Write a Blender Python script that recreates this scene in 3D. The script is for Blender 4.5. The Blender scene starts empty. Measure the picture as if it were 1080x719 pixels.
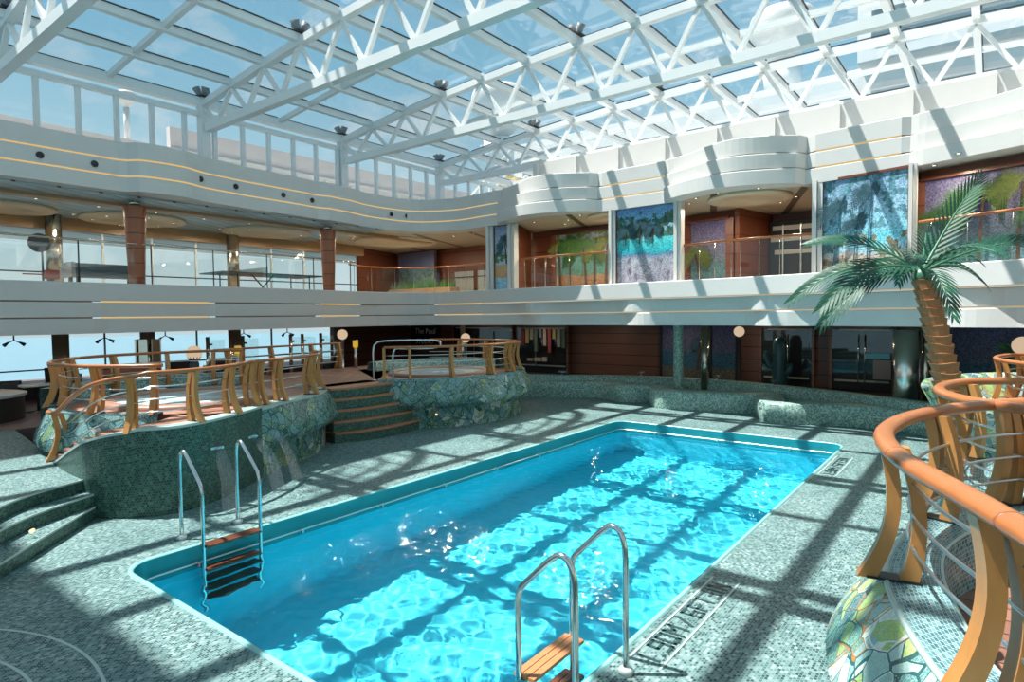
import bpy, bmesh, math, random
from mathutils import Vector, Matrix
R = random.Random(7)
S = bpy.context.scene
C = S.collection
PI = math.pi

# ------------------------------------------------------------------ node helpers
def new_mat(name):
    m = bpy.data.materials.new(name); m.use_nodes = True
    nt = m.node_tree; nt.nodes.clear()
    return m, nt
def N(nt, kind, **kw):
    n = nt.nodes.new(kind)
    for k, v in kw.items():
        if k in n.inputs: n.inputs[k].default_value = v
        else: setattr(n, k, v)
    return n
def L(nt, a, b): nt.links.new(a, b)
def out(nt, sh):
    o = nt.nodes.new('ShaderNodeOutputMaterial'); nt.links.new(sh, o.inputs['Surface'])
def bsdf(nt, col=None, rough=.5, metal=0., spec=.5):
    b = nt.nodes.new('ShaderNodeBsdfPrincipled')
    if col is not None: b.inputs['Base Color'].default_value = (*col, 1)
    b.inputs['Roughness'].default_value = rough; b.inputs['Metallic'].default_value = metal
    b.inputs['Specular IOR Level'].default_value = spec
    return b
def math_(nt, op, a, b=None, c=None):
    n = nt.nodes.new('ShaderNodeMath'); n.operation = op
    for i, v in enumerate((a, b, c)):
        if v is None: continue
        if isinstance(v, (int, float)): n.inputs[i].default_value = v
        else: nt.links.new(v, n.inputs[i])
    return n.outputs[0]
def vmath(nt, op, a, b=None):
    n = nt.nodes.new('ShaderNodeVectorMath'); n.operation = op
    for i, v in enumerate((a, b)):
        if v is None: continue
        if isinstance(v, tuple): n.inputs[i].default_value = v
        else: nt.links.new(v, n.inputs[i])
    return n.outputs[0]
def mix(nt, f, a, b, mode='MIX'):
    n = nt.nodes.new('ShaderNodeMix'); n.data_type = 'RGBA'; n.blend_type = mode
    for i, v in ((0, f), (6, a), (7, b)):
        if isinstance(v, (int, float)): n.inputs[i].default_value = v
        elif isinstance(v, tuple): n.inputs[i].default_value = (*v, 1)
        else: nt.links.new(v, n.inputs[i])
    return n.outputs[2]
def ramp(nt, f, stops, interp='LINEAR'):
    n = nt.nodes.new('ShaderNodeValToRGB'); cr = n.color_ramp; cr.interpolation = interp
    while len(cr.elements) < len(stops): cr.elements.new(.5)
    for e, (p, c) in zip(cr.elements, stops): e.position = p; e.color = (*c, 1)
    nt.links.new(f, n.inputs[0]); return n.outputs[0]
def uvn(nt): return nt.nodes.new('ShaderNodeUVMap').outputs[0]
def noise(nt, vec, scale, detail=2., rough=.5):
    n = N(nt, 'ShaderNodeTexNoise', Scale=scale, Detail=detail, Roughness=rough)
    nt.links.new(vec, n.inputs['Vector']); return n
def bump(nt, h, dist, strength=1.):
    n = N(nt, 'ShaderNodeBump', Distance=dist, Strength=strength); nt.links.new(h, n.inputs['Height']); return n.outputs[0]

def plain(name, col, rough=.5, metal=0., spec=.5, var=.0, scale=6.):
    m, nt = new_mat(name); b = bsdf(nt, col, rough, metal, spec)
    tc = nt.nodes.new('ShaderNodeTexCoord').outputs['Object']
    nz = noise(nt, tc, scale, 3.)
    c = mix(nt, nz.outputs[0], tuple(x * (1 - var) for x in col), tuple(min(1, x * (1 + var)) for x in col))
    L(nt, c, b.inputs['Base Color']); out(nt, b.outputs[0]); return m
def emit(name, col, s):
    m, nt = new_mat(name); e = N(nt, 'ShaderNodeEmission', Strength=s); e.inputs[0].default_value = (*col, 1); out(nt, e.outputs[0]); return m

def mosaic(name, tile, stops, grout, rough=.35, gw=.09, patch=0., spec=.4):
    """small glazed tiles laid in running rows: one random tint per tile and pale grout between them"""
    m, nt = new_mat(name); uv = uvn(nt)
    s = vmath(nt, 'MULTIPLY', uv, (1 / tile[0], 1 / tile[1], 1))
    sx = nt.nodes.new('ShaderNodeSeparateXYZ'); L(nt, s, sx.inputs[0])
    row = math_(nt, 'FLOOR', sx.outputs[1])
    x = math_(nt, 'ADD', sx.outputs[0], math_(nt, 'MULTIPLY', math_(nt, 'MODULO', row, 2.), .5))
    col = math_(nt, 'FLOOR', x)
    cb = nt.nodes.new('ShaderNodeCombineXYZ'); L(nt, col, cb.inputs[0]); L(nt, row, cb.inputs[1])
    wn = nt.nodes.new('ShaderNodeTexWhiteNoise'); L(nt, cb.outputs[0], wn.inputs['Vector'])
    fx = math_(nt, 'ABSOLUTE', math_(nt, 'SUBTRACT', math_(nt, 'FRACT', x), .5))
    fy = math_(nt, 'ABSOLUTE', math_(nt, 'SUBTRACT', math_(nt, 'FRACT', sx.outputs[1]), .5))
    g = math_(nt, 'GREATER_THAN', math_(nt, 'MAXIMUM', fx, fy), .5 - gw)
    v = wn.outputs[0]
    if patch:
        nz = noise(nt, uv, 1.3, 3.)
        v = math_(nt, 'ADD', v, math_(nt, 'MULTIPLY', math_(nt, 'SUBTRACT', nz.outputs[0], .5), patch))
    c = mix(nt, g, ramp(nt, v, stops, 'CONSTANT'), grout)
    b = bsdf(nt, None, rough, 0., spec); L(nt, c, b.inputs['Base Color'])
    L(nt, bump(nt, math_(nt, 'SUBTRACT', 1., g), .002, .4), b.inputs['Normal'])
    out(nt, b.outputs[0]); return m

LC = [(0., (.10, .27, .27)), (.17, (.22, .40, .10)), (.30, (.03, .12, .13)), (.44, (.16, .34, .34)), (.60, (.05, .19, .12)), (.74, (.36, .48, .14)), (.83, (.12, .30, .34)), (.93, (.62, .68, .64))]
def leaf_mosaic(name, sc, bright=1., edgec=(.45, .2, .05), cols=LC):
    """broken-tile leaf pattern: large leaf cells outlined in white and ochre, cut into slivers"""
    m, nt = new_mat(name); uv = uvn(nt)
    w = noise(nt, uv, 2.6, 2.)
    wv = vmath(nt, 'SCALE', vmath(nt, 'SUBTRACT', w.outputs[1], (.5, .5, .5))); wv.node.inputs[3].default_value = .16
    p = vmath(nt, 'ADD', uv, wv)
    def leaves(ang, seed):
        mp = N(nt, 'ShaderNodeMapping'); L(nt, p, mp.inputs[0]); mp.inputs['Rotation'].default_value = (0, 0, ang); mp.inputs['Location'].default_value = (seed, seed * .7, 0)
        q = vmath(nt, 'MULTIPLY', mp.outputs[0], (1., .42, 1.))
        v = N(nt, 'ShaderNodeTexVoronoi', Scale=sc, Randomness=.85); L(nt, q, v.inputs['Vector'])
        e = N(nt, 'ShaderNodeTexVoronoi', Scale=sc, Randomness=.85, feature='DISTANCE_TO_EDGE'); L(nt, q, e.inputs['Vector'])
        wn = nt.nodes.new('ShaderNodeTexWhiteNoise'); L(nt, v.outputs['Position'], wn.inputs['Vector'])
        return wn, e
    wa, ea = leaves(.6, 0.); wb, eb = leaves(-.75, 3.1)
    pick = N(nt, 'ShaderNodeTexVoronoi', Scale=sc * .62, Randomness=1.); L(nt, p, pick.inputs['Vector'])
    pe = N(nt, 'ShaderNodeTexVoronoi', Scale=sc * .62, Randomness=1., feature='DISTANCE_TO_EDGE'); L(nt, p, pe.inputs['Vector'])
    pw = nt.nodes.new('ShaderNodeTexWhiteNoise'); L(nt, pick.outputs['Position'], pw.inputs['Vector'])
    sel = math_(nt, 'GREATER_THAN', pw.outputs[0], .5)
    rnd = math_(nt, 'ADD', math_(nt, 'MULTIPLY', wa.outputs[0], math_(nt, 'SUBTRACT', 1., sel)), math_(nt, 'MULTIPLY', wb.outputs[0], sel))
    edge_d = math_(nt, 'ADD', math_(nt, 'MULTIPLY', ea.outputs[0], math_(nt, 'SUBTRACT', 1., sel)), math_(nt, 'MULTIPLY', eb.outputs[0], sel))
    edge_d = math_(nt, 'MINIMUM', edge_d, math_(nt, 'MULTIPLY', pe.outputs[0], .8))
    k = bright
    base = ramp(nt, rnd, [(c[0], tuple(x * k for x in c[1])) for c in cols], 'CONSTANT')
    v2 = N(nt, 'ShaderNodeTexVoronoi', Scale=sc * 6.5, Randomness=.8); L(nt, uv, v2.inputs['Vector'])
    e2 = N(nt, 'ShaderNodeTexVoronoi', Scale=sc * 6.5, Randomness=.8, feature='DISTANCE_TO_EDGE'); L(nt, uv, e2.inputs['Vector'])
    w2 = nt.nodes.new('ShaderNodeTexWhiteNoise'); L(nt, v2.outputs['Position'], w2.inputs['Vector'])
    base = mix(nt, math_(nt, 'MULTIPLY', w2.outputs[0], .55), base, mix(nt, .5, base, (.10, .28, .26)))
    base = mix(nt, math_(nt, 'LESS_THAN', e2.outputs[0], .045), base, mix(nt, .55, base, (.55, .60, .52)))
    w3 = nt.nodes.new('ShaderNodeTexWhiteNoise'); L(nt, pick.outputs['Color'], w3.inputs['Vector'])
    ec = ramp(nt, w3.outputs[0], [(0., edgec), (.4, (.70 * k, .74 * k, .68 * k)), (.66, (.03, .11, .11))], 'CONSTANT')
    base = mix(nt, math_(nt, 'LESS_THAN', edge_d, .02), base, ec)
    b = bsdf(nt, None, .22); L(nt, base, b.inputs['Base Color'])
    L(nt, bump(nt, e2.outputs[0], .01, .5), b.inputs['Normal'])
    out(nt, b.outputs[0]); return m

def glass(name, tint=(.96, .98, .98), rough=0., base=.05, wav=0.):
    """thin pane: clear with the reflectance of glass, growing towards grazing angles"""
    m, nt = new_mat(name)
    lw = N(nt, 'ShaderNodeLayerWeight', Blend=.5)
    f = math_(nt, 'ADD', math_(nt, 'MULTIPLY', math_(nt, 'POWER', lw.outputs['Facing'], 5.), .85), base)
    t = nt.nodes.new('ShaderNodeBsdfTransparent'); t.inputs[0].default_value = (*tint, 1)
    g = N(nt, 'ShaderNodeBsdfGlossy', Roughness=rough)
    if wav:
        tc = nt.nodes.new('ShaderNodeTexCoord').outputs['Object']
        L(nt, bump(nt, noise(nt, tc, 1.2, 2.).outputs[0], wav), g.inputs['Normal'])
    x = nt.nodes.new('ShaderNodeMixShader'); L(nt, f, x.inputs[0]); L(nt, t.outputs[0], x.inputs[1]); L(nt, g.outputs[0], x.inputs[2])
    out(nt, x.outputs[0]); return m

def wood(name, c1, c2, rough=.4, along=(1, 1, 14), plank=0., planks=(.02, .02, .02)):
    m, nt = new_mat(name); tc = nt.nodes.new('ShaderNodeTexCoord').outputs['Object']
    p = vmath(nt, 'MULTIPLY', tc, along)
    nz = noise(nt, p, 3., 5., .6)
    c = mix(nt, nz.outputs[0], c1, c2)
    b = bsdf(nt, None, rough)
    if plank:
        s = nt.nodes.new('ShaderNodeSeparateXYZ'); L(nt, tc, s.inputs[0])
        f = math_(nt, 'FRACT', math_(nt, 'DIVIDE', s.outputs[2], plank))
        c = mix(nt, math_(nt, 'LESS_THAN', f, .06), c, planks)
    L(nt, c, b.inputs['Base Color']); out(nt, b.outputs[0]); return m

def mural(name, stops, amp=.25, sc=2.5, foliage=(), jitter=.45, seed=0., rough=.45):
    """glass-mosaic landscape: bands of colour by height with ragged edges, leaf masses, and a tint per tessera"""
    m, nt = new_mat(name); uv = uvn(nt)
    tile = .022
    q = vmath(nt, 'MULTIPLY', vmath(nt, 'FLOOR', vmath(nt, 'MULTIPLY', uv, (1 / tile, 1 / tile, 1))), (tile, tile, 1))
    q = vmath(nt, 'ADD', q, (seed, 0, seed))
    sx = nt.nodes.new('ShaderNodeSeparateXYZ'); L(nt, q, sx.inputs[0])
    nz = noise(nt, q, sc, 4., .6)
    v = math_(nt, 'ADD', sx.outputs[1], math_(nt, 'MULTIPLY', math_(nt, 'SUBTRACT', nz.outputs[0], .5), amp))
    v = math_(nt, 'DIVIDE', v, 2.1)
    c = ramp(nt, v, stops)
    for (col, col2, lo, hi, fsc, thr) in foliage:
        p = vmath(nt, 'MULTIPLY', q, (1., .55, 1.))
        vo = N(nt, 'ShaderNodeTexVoronoi', Scale=fsc, feature='SMOOTH_F1'); L(nt, p, vo.inputs['Vector'])
        n2 = noise(nt, q, fsc * .45, 3.)
        h = math_(nt, 'DIVIDE', sx.outputs[1], 2.1)
        win = math_(nt, 'MULTIPLY', math_(nt, 'GREATER_THAN', h, lo), math_(nt, 'LESS_THAN', h, math_(nt, 'ADD', hi, math_(nt, 'MULTIPLY', math_(nt, 'SUBTRACT', n2.outputs[0], .5), .5))))
        k = math_(nt, 'MULTIPLY', math_(nt, 'GREATER_THAN', n2.outputs[0], thr), win)
        c = mix(nt, k, c, mix(nt, math_(nt, 'MULTIPLY', vo.outputs[0], 1.3), col, col2))
    wn = nt.nodes.new('ShaderNodeTexWhiteNoise'); L(nt, q, wn.inputs['Vector'])
    f = math_(nt, 'ADD', 1. - jitter, math_(nt, 'MULTIPLY', wn.outputs[0], 2 * jitter))
    cs = nt.nodes.new('ShaderNodeVectorMath'); cs.operation = 'SCALE'; L(nt, c, cs.inputs[0]); L(nt, f, cs.inputs[3])
    b = bsdf(nt, None, rough, 0., .3); L(nt, cs.outputs[0], b.inputs['Base Color']); out(nt, b.outputs[0]); return m

def slats(name, col, dark, pitch, ang, rough=.3, metal=.6):
    m, nt = new_mat(name); tc = nt.nodes.new('ShaderNodeTexCoord').outputs['Object']
    s = nt.nodes.new('ShaderNodeSeparateXYZ'); L(nt, tc, s.inputs[0])
    t = math_(nt, 'ADD', math_(nt, 'MULTIPLY', s.outputs[0], math.cos(ang)), math_(nt, 'MULTIPLY', s.outputs[1], math.sin(ang)))
    f = math_(nt, 'FRACT', math_(nt, 'DIVIDE', t, pitch))
    c = mix(nt, math_(nt, 'LESS_THAN', f, .09), col, dark)
    b = bsdf(nt, None, rough, metal); L(nt, c, b.inputs['Base Color']); out(nt, b.outputs[0]); return m

M = {}
M['white'] = plain('white_paint', (.63, .615, .59), .45, 0, .4, .03, 3)
M['frame'] = plain('white_steel_paint', (.80, .81, .80), .35, 0, .5, .03, 2)
M['deck'] = mosaic('deck_mosaic', (.032, .022), [(0., (.022, .065, .07)), (.20, (.065, .15, .15)), (.45, (.125, .225, .225)), (.72, (.19, .295, .29)), (.92, (.29, .39, .38))], (.23, .32, .31), .45, .07, .5, .22)
M['dark_mosaic'] = mosaic('green_mosaic', (.030, .030), [(0., (.012, .045, .035)), (.3, (.03, .085, .065)), (.6, (.045, .12, .09)), (.88, (.08, .17, .13))], (.11, .17, .14), .3, .07)
M['bench_mosaic'] = mosaic('bench_mosaic', (.03, .03), [(0., (.08, .20, .17)), (.3, (.18, .34, .29)), (.55, (.29, .46, .40)), (.8, (.44, .58, .52))], (.40, .50, .45), .35, .07)
M['coping'] = mosaic('coping_mosaic', (.042, .030), [(0., (.05, .15, .175)), (.3, (.085, .215, .24)), (.6, (.125, .27, .29)), (.88, (.19, .34, .35))], (.50, .60, .58), .25, .05)
M['line'] = plain('pale_trim', (.42, .53, .50), .4)
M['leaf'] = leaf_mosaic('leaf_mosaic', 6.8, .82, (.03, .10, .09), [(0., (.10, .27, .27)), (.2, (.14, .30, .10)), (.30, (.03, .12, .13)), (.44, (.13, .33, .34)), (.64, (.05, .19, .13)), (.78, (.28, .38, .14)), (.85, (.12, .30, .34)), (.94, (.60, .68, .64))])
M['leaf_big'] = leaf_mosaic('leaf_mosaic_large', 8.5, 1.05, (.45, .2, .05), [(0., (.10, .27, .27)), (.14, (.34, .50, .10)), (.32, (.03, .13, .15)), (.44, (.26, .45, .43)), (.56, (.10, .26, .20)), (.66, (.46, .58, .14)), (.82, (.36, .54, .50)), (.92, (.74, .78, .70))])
M['rail'] = wood('varnished_handrail', (.34, .105, .032), (.46, .165, .055), .3, (2, 2, 2))
M['post'] = wood('varnished_post', (.36, .145, .035), (.56, .27, .08), .35, (5, 5, 1.2))
M['panel'] = wood('mahogany_panel', (.125, .048, .032), (.20, .080, .052), .4, (.6, .6, 9), .36, (.02, .006, .004))
M['panel_up'] = wood('mahogany_panel_upper', (.14, .040, .018), (.22, .068, .030), .4, (.5, .5, 14), .5, (.09, .025, .012))
M['column'] = wood('rosewood_column', (.25, .075, .03), (.36, .12, .05), .35, (1, 1, 10), .34, (.10, .03, .012))
M['dark_tread'] = wood('dark_teak', (.11, .032, .016), (.17, .055, .026), .35, (2, 12, 2))  # darker teak for the left ladder and the right ladder's lower treads
M['tread'] = wood('tread_teak', (.42, .16, .06), (.58, .26, .11), .5, (2, 12, 2))
M['steel'] = plain('polished_steel', (.62, .63, .63), .16, 1.)
M['rod'] = plain('brushed_rod', (.66, .68, .70), .3, 1.)
M['chrome'] = plain('bronze_chrome', (.58, .52, .43), .18, 1., .5, .1, 2)
M['terracotta'] = mosaic('terracotta_tile', (.32, .16), [(0., (.27, .115, .075)), (.4, (.33, .15, .10)), (.75, (.38, .18, .12))], (.10, .05, .04), .5, .03)
M['nosing'] = plain('terracotta_nosing', (.44, .19, .10), .5, 0, .3, .15, 8)
M['black'] = plain('black', (.012, .012, .013), .45)
M['darkglass'] = plain('dark_interior', (.014, .013, .014), .35, 0, .2, .5, 2)
M['bronze'] = plain('bronze_beam', (.36, .22, .11), .45, .0, .4, .1)
M['dark_metal'] = plain('dark_metal', (.05, .055, .06), .4, .6)
M['cream'] = plain('cream_ceiling', (.60, .50, .36), .5, 0, .4, .05)
M['greybeam'] = plain('grey_panel', (.42, .40, .36), .5, 0, .4, .06)
M['slats'] = slats('linear_metal_ceiling', (.34, .46, .52), (.03, .04, .045), .36, 0.5, .4, .25)
M['cream_slats'] = slats('cream_panels', (.50, .43, .32), (.10, .07, .04), 1.9, 0.35, .45, 0.)
M['lounge'] = plain('lounge_floor', (.20, .115, .10), .45, 0, .4, .25, 1.5)
M['pane'] = glass('roof_pane', (.93, .965, .975), 0., .055, .012)
M['win'] = glass('window_pane', (.97, .985, .985), 0., .04)
M['bal'] = glass('balustrade_pane', (.93, .96, .95), 0., .07)
M['gold'] = emit('warm_led', (1., .68, .28), .95)
M['cream_led'] = emit('cream_led', (1., .80, .50), .62)
M['spot'] = emit('downlight_lens', (1., .85, .6), 5.)
M['step_glow'] = emit('step_glow', (1., .75, .4), 2.2)
M['globe'] = emit('globe_glow', (1., .74, .50), .85)
M['yellow'] = emit('yellow_lamp', (1., .62, .06), .8)
M['knob'] = plain('grey_cluster', (.18, .19, .20), .5)
M['basin'] = plain('pool_paint', (.05, .64, .80), .5, 0, .3, .05, 1.2)
M['poolband'] = plain('pool_band_tile', (.012, .25, .29), .25, 0, .5, .12, 5)
M['poolcope'] = plain('pool_coping', (.26, .55, .54), .3, 0, .5, .05)
M['tubwater'] = plain('tub_water', (.68, .82, .85), .06, 0, .6, .1, 3)
M['tubrim'] = plain('tub_rim', (.36, .19, .13), .4, 0, .5, .1, 4)
M['frond'] = plain('palm_leaflet', (.018, .085, .050), .45, 0, .25, .3, 5)
M['rachis'] = plain('palm_stem', (.05, .16, .09), .35)
M['trunk'] = plain('palm_bark', (.34, .165, .07), .55, 0, .3, .25, 9)
M['plant'] = plain('plant_leaf', (.05, .19, .03), .4, 0, .5, .5, 9)
M['cactus'] = plain('cactus_glaze', (.02, .07, .085), .3, 0, .5, .15)
M['sea'] = plain('sea_water', (.14, .255, .31), .35, 0, .5, .12, .02)
M['bulwark'] = plain('bulwark_paint', (.62, .56, .55), .6, 0, .3, .06, .5)
M['deckhouse'] = plain('deckhouse_paint', (.74, .75, .74), .55, 0, .3, .05, .3)
M['deckglass'] = plain('deckhouse_glass', (.10, .15, .17), .12, 0, .7, .2, .5)
M['yellowstep'] = plain('yellow_step', (.72, .55, .22), .6)
M['ink'] = plain('depth_lettering', (.016, .05, .055), .4)
M['signwhite'] = plain('sign_letters', (.85, .83, .75), .5)
M['blue'] = plain('table_blue', (.03, .10, .15), .4)
M['red'] = plain('red_box', (.30, .035, .03), .5)
M['net'] = plain('table_net', (.25, .42, .48), .7)
M['chair'] = plain('chair_wicker', (.016, .016, .018), .55)
M['tabletop'] = plain('grey_tabletop', (.42, .43, .44), .3)
M['rubber'] = plain('white_flange', (.66, .69, .68), .4)
M['awning'] = plain('awning_canvas', (.50, .50, .47), .8)

# ------------------------------------------------------------------ mesh builder
class MB:
    def __init__(s): s.v = []; s.f = []; s.uv = []; s.sm = []
    def add(s, vs, fs, uvs=None, smooth=False):
        o = len(s.v); s.v += [tuple(x) for x in vs]
        for i, f in enumerate(fs):
            s.f.append([o + k for k in f]); s.uv.append(uvs[i] if uvs else None); s.sm.append(smooth)
        return s
    def box(s, c, d, rz=0.):
        x, y, z = (k / 2 for k in d); ca, sa = math.cos(rz), math.sin(rz)
        vs = [(c[0] + a * x * ca - b * y * sa, c[1] + a * x * sa + b * y * ca, c[2] + e * z) for e in (-1, 1) for a, b in ((-1, -1), (1, -1), (1, 1), (-1, 1))]
        return s.add(vs, [(3, 2, 1, 0), (4, 5, 6, 7), (0, 1, 5, 4), (1, 2, 6, 5), (2, 3, 7, 6), (3, 0, 4, 7)])
    def bar(s, p, q, w, h, up=(0, 0, 1)):
        p, q = Vector(p), Vector(q); d = (q - p).normalized(); u = Vector(up)
        a = d.cross(u)
        if a.length < 1e-4: a = d.cross(Vector((1, 0, 0)))
        a.normalize(); b = a.cross(d)
        vs = [e + a * (i * w / 2) + b * (j * h / 2) for e in (p, q) for i, j in ((-1, -1), (1, -1), (1, 1), (-1, 1))]
        return s.add(vs, [(3, 2, 1, 0), (4, 5, 6, 7), (0, 1, 5, 4), (1, 2, 6, 5), (2, 3, 7, 6), (3, 0, 4, 7)])
    def tube(s, pts, r, n=10, closed=False, flat=1.):
        pts = [Vector(p) for p in pts]; m = len(pts); rows = []
        nrm = None
        for i, p in enumerate(pts):
            a = pts[(i - 1) % m] if (closed or i > 0) else p
            b = pts[(i + 1) % m] if (closed or i < m - 1) else p
            t = (b - a).normalized()
            if nrm is None:
                nrm = t.cross(Vector((0, 0, 1)))
                if nrm.length < .01: nrm = t.cross(Vector((1, 0, 0)))
            nrm = (nrm - t * nrm.dot(t)).normalized(); bi = t.cross(nrm)
            rr = r[i] if isinstance(r, (list, tuple)) else r
            rows.append([p + nrm * (rr * math.cos(2 * PI * k / n)) + bi * (rr * flat * math.sin(2 * PI * k / n)) for k in range(n)])
        vs = [v for row in rows for v in row]; fs = []
        for i in range(m if closed else m - 1):
            j = (i + 1) % m
            for k in range(n):
                l = (k + 1) % n; fs.append((i * n + k, i * n + l, j * n + l, j * n + k))
        s.add(vs, fs, smooth=True)
        if not closed:
            o = len(s.v) - m * n
            s.f += [[o + k for k in reversed(range(n))], [o + (m - 1) * n + k for k in range(n)]]; s.uv += [None, None]; s.sm += [False, False]
        return s
    def lathe(s, prof, c, n=24, smooth=True, closed=True):
        vs = []; fs = []; m = len(prof)
        for k in range(n):
            a = 2 * PI * k / n
            for (r, z) in prof: vs.append((c[0] + r * math.cos(a), c[1] + r * math.sin(a), c[2] + z))
        for k in range(n):
            l = (k + 1) % n
            for i in range(m - 1): fs.append((k * m + i, l * m + i, l * m + i + 1, k * m + i + 1))
        s.add(vs, fs, smooth=smooth)
        if closed:
            o = len(s.v) - n * m
            s.f += [[o + k * m for k in reversed(range(n))], [o + k * m + m - 1 for k in range(n)]]; s.uv += [None, None]; s.sm += [False, False]
        return s
    def grid(s, rows, closed=False, smooth=True, uvscale=1., flip=False):
        """loft between rows of points; UV in metres: u along the rows, v across them"""
        m = len(rows); n = len(rows[0]); rows = [[Vector(p) for p in r] for r in rows]
        u = [0.]
        for k in range(n): u.append(u[-1] + (rows[0][(k + 1) % n] - rows[0][k]).length)
        v = [0.]
        for i in range(m - 1): v.append(v[-1] + max((rows[i + 1][k] - rows[i][k]).length for k in (0, n // 2)))
        vs = [p for r in rows for p in r]; fs = []; us = []
        for i in range(m - 1):
            for k in range(n if closed else n - 1):
                l = (k + 1) % n
                f = (i * n + k, i * n + l, (i + 1) * n + l, (i + 1) * n + k)
                uu = ((u[k], v[i]), (u[k + 1], v[i]), (u[k + 1], v[i + 1]), (u[k], v[i + 1]))
                if flip: f = f[::-1]; uu = uu[::-1]
                fs.append(f); us.append(uu)
        return s.add(vs, fs, us, smooth)
    def prism(s, poly, z0, z1):
        n = len(poly); A = sum(poly[i][0] * poly[(i + 1) % n][1] - poly[(i + 1) % n][0] * poly[i][1] for i in range(n))
        if A < 0: poly = poly[::-1]
        z0f = z0 if callable(z0) else (lambda x, y: z0); z1f = z1 if callable(z1) else (lambda x, y: z1)
        vs = [(x, y, z0f(x, y)) for x, y in poly] + [(x, y, z1f(x, y)) for x, y in poly]
        fs = [tuple(reversed(range(n))), tuple(range(n, 2 * n))]
        us = [[(poly[k][0], poly[k][1]) for k in reversed(range(n))], [(x, y) for x, y in poly]]
        a = 0.
        for k in range(n):
            l = (k + 1) % n; d = math.dist(poly[k], poly[l])
            fs.append((k, l, n + l, n + k)); us.append([(a, vs[k][2]), (a + d, vs[l][2]), (a + d, vs[n + l][2]), (a, vs[n + k][2])]); a += d
        return s.add(vs, fs, us)
    def build(s, name, mat, parent=None, loc=None):
        me = bpy.data.meshes.new(name); me.from_pydata(s.v, [], s.f)
        uvl = me.uv_layers.new(name='UVMap'); me.polygons.foreach_set('use_smooth', s.sm)
        me.update()
        for i, p in enumerate(me.polygons):
            uv = s.uv[i]
            nx, ny, nz = (abs(k) for k in p.normal)
            for j, li in enumerate(p.loop_indices):
                if uv: uvl.data[li].uv = uv[j]
                else:
                    c = me.vertices[me.loops[li].vertex_index].co
                    uvl.data[li].uv = (c.x, c.y) if nz >= max(nx, ny) else ((c.y, c.z) if nx > ny else (c.x, c.z))
        me.materials.append(mat if not isinstance(mat, str) else M[mat])
        o = bpy.data.objects.new(name, me); C.objects.link(o)
        if parent: o.parent = parent; o.matrix_parent_inverse = Matrix.Translation(parent.location).inverted() if parent.type == 'EMPTY' and parent.rotation_euler.z == 0 else Matrix()
        if loc: o.location = loc
        return o

def tag(o, label=None, cat=None, group=None, kind=None):
    for k, v in (('label', label), ('category', cat), ('group', group), ('kind', kind)):
        if v: o[k] = v
    return o
def thing(name, label, cat, loc=(0, 0, 0), group=None):
    o = bpy.data.objects.new(name, None); o.location = loc; o.empty_display_size = .1; C.objects.link(o)
    return tag(o, label, cat, group)
def struct(o): o['kind'] = 'structure'; return o
def copy_tree(o, delta, label=None, parent=None):
    c = o.copy(); C.objects.link(c)
    if parent is None: c.location = Vector(o.location) + Vector(delta)
    else: c.parent = parent
    if label: c['label'] = label
    for ch in o.children: copy_tree(ch, delta, None, c)
    return c
def spline(pts, step=.15, closed=False):
    pts = [Vector(p) for p in pts]; n = len(pts); res = []
    for i in range(n if closed else n - 1):
        p1, p2 = pts[i], pts[(i + 1) % n]
        p0 = pts[(i - 1) % n] if (closed or i > 0) else p1 * 2 - p2
        p3 = pts[(i + 2) % n] if (closed or i < n - 2) else p2 * 2 - p1
        k = max(1, int((p2 - p1).length / step))
        for j in range(k):
            t = j / k
            res.append(.5 * ((2 * p1) + (p2 - p0) * t + (2 * p0 - 5 * p1 + 4 * p2 - p3) * t * t + (3 * p1 - p0 - 3 * p2 + p3) * t ** 3))
    if not closed: res.append(pts[-1])
    return res
def normals2(path, closed=False):
    n = len(path); o = []
    for i in range(n):
        a = path[(i - 1) % n] if (closed or i) else path[i]; b = path[(i + 1) % n] if (closed or i < n - 1) else path[i]
        t = (b - a).normalized(); o.append(Vector((t[1], -t[0])))
    return o
def circ(cx, cy, r, a0, a1, n, z=None):
    return [((cx + r * math.cos(math.radians(a0 + (a1 - a0) * k / n)), cy + r * math.sin(math.radians(a0 + (a1 - a0) * k / n))) + ((z,) if z is not None else ())) for k in range(n + 1)]
# pool outline with rounded corners
PX0, PX1, PY0, PY1 = -6.74, -2.12, 2.38, 12.66
def pool_loop(g, r=.26, n=6):
    x0, x1, y0, y1 = PX0 - g, PX1 + g, PY0 - g, PY1 + g; r = max(.02, r + g); L_ = []
    for cx, cy, a in ((x1 - r, y0 + r, -90), (x1 - r, y1 - r, 0), (x0 + r, y1 - r, 90), (x0 + r, y0 + r, 180)):
        L_ += circ(cx, cy, r, a, a + 90, n)
    return L_

# ------------------------------------------------------------------ setting: floor, pool, sea
def floor_with_hole():
    bm = bmesh.new(); E_ = []
    for lp in ([(-14.2, -4), (9, -4), (9, 21), (-14.2, 21)], pool_loop(.05)):
        vs = [bm.verts.new((x, y, 0)) for x, y in lp]
        E_ += [bm.edges.new((vs[i], vs[(i + 1) % len(vs)])) for i in range(len(vs))]
    bmesh.ops.triangle_fill(bm, edges=E_, use_beauty=True, use_dissolve=False)
    bmesh.ops.recalc_face_normals(bm, faces=bm.faces)
    uvl = bm.loops.layers.uv.new('UVMap')
    for f in bm.faces:
        if f.normal.z < 0: f.normal_flip()
        for l in f.loops: l[uvl].uv = (l.vert.co.y, l.vert.co.x)
    me = bpy.data.meshes.new('floor'); bm.to_mesh(me); bm.free(); me.materials.append(M['deck'])
    o = bpy.data.objects.new('floor', me); C.objects.link(o); return o
struct(floor_with_hole())
struct(MB().prism([(-14.2, -4), (-14.2, 21), (-26, 21), (-26, -4)], .1, .45).build('floor_lounge', 'lounge'))
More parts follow.
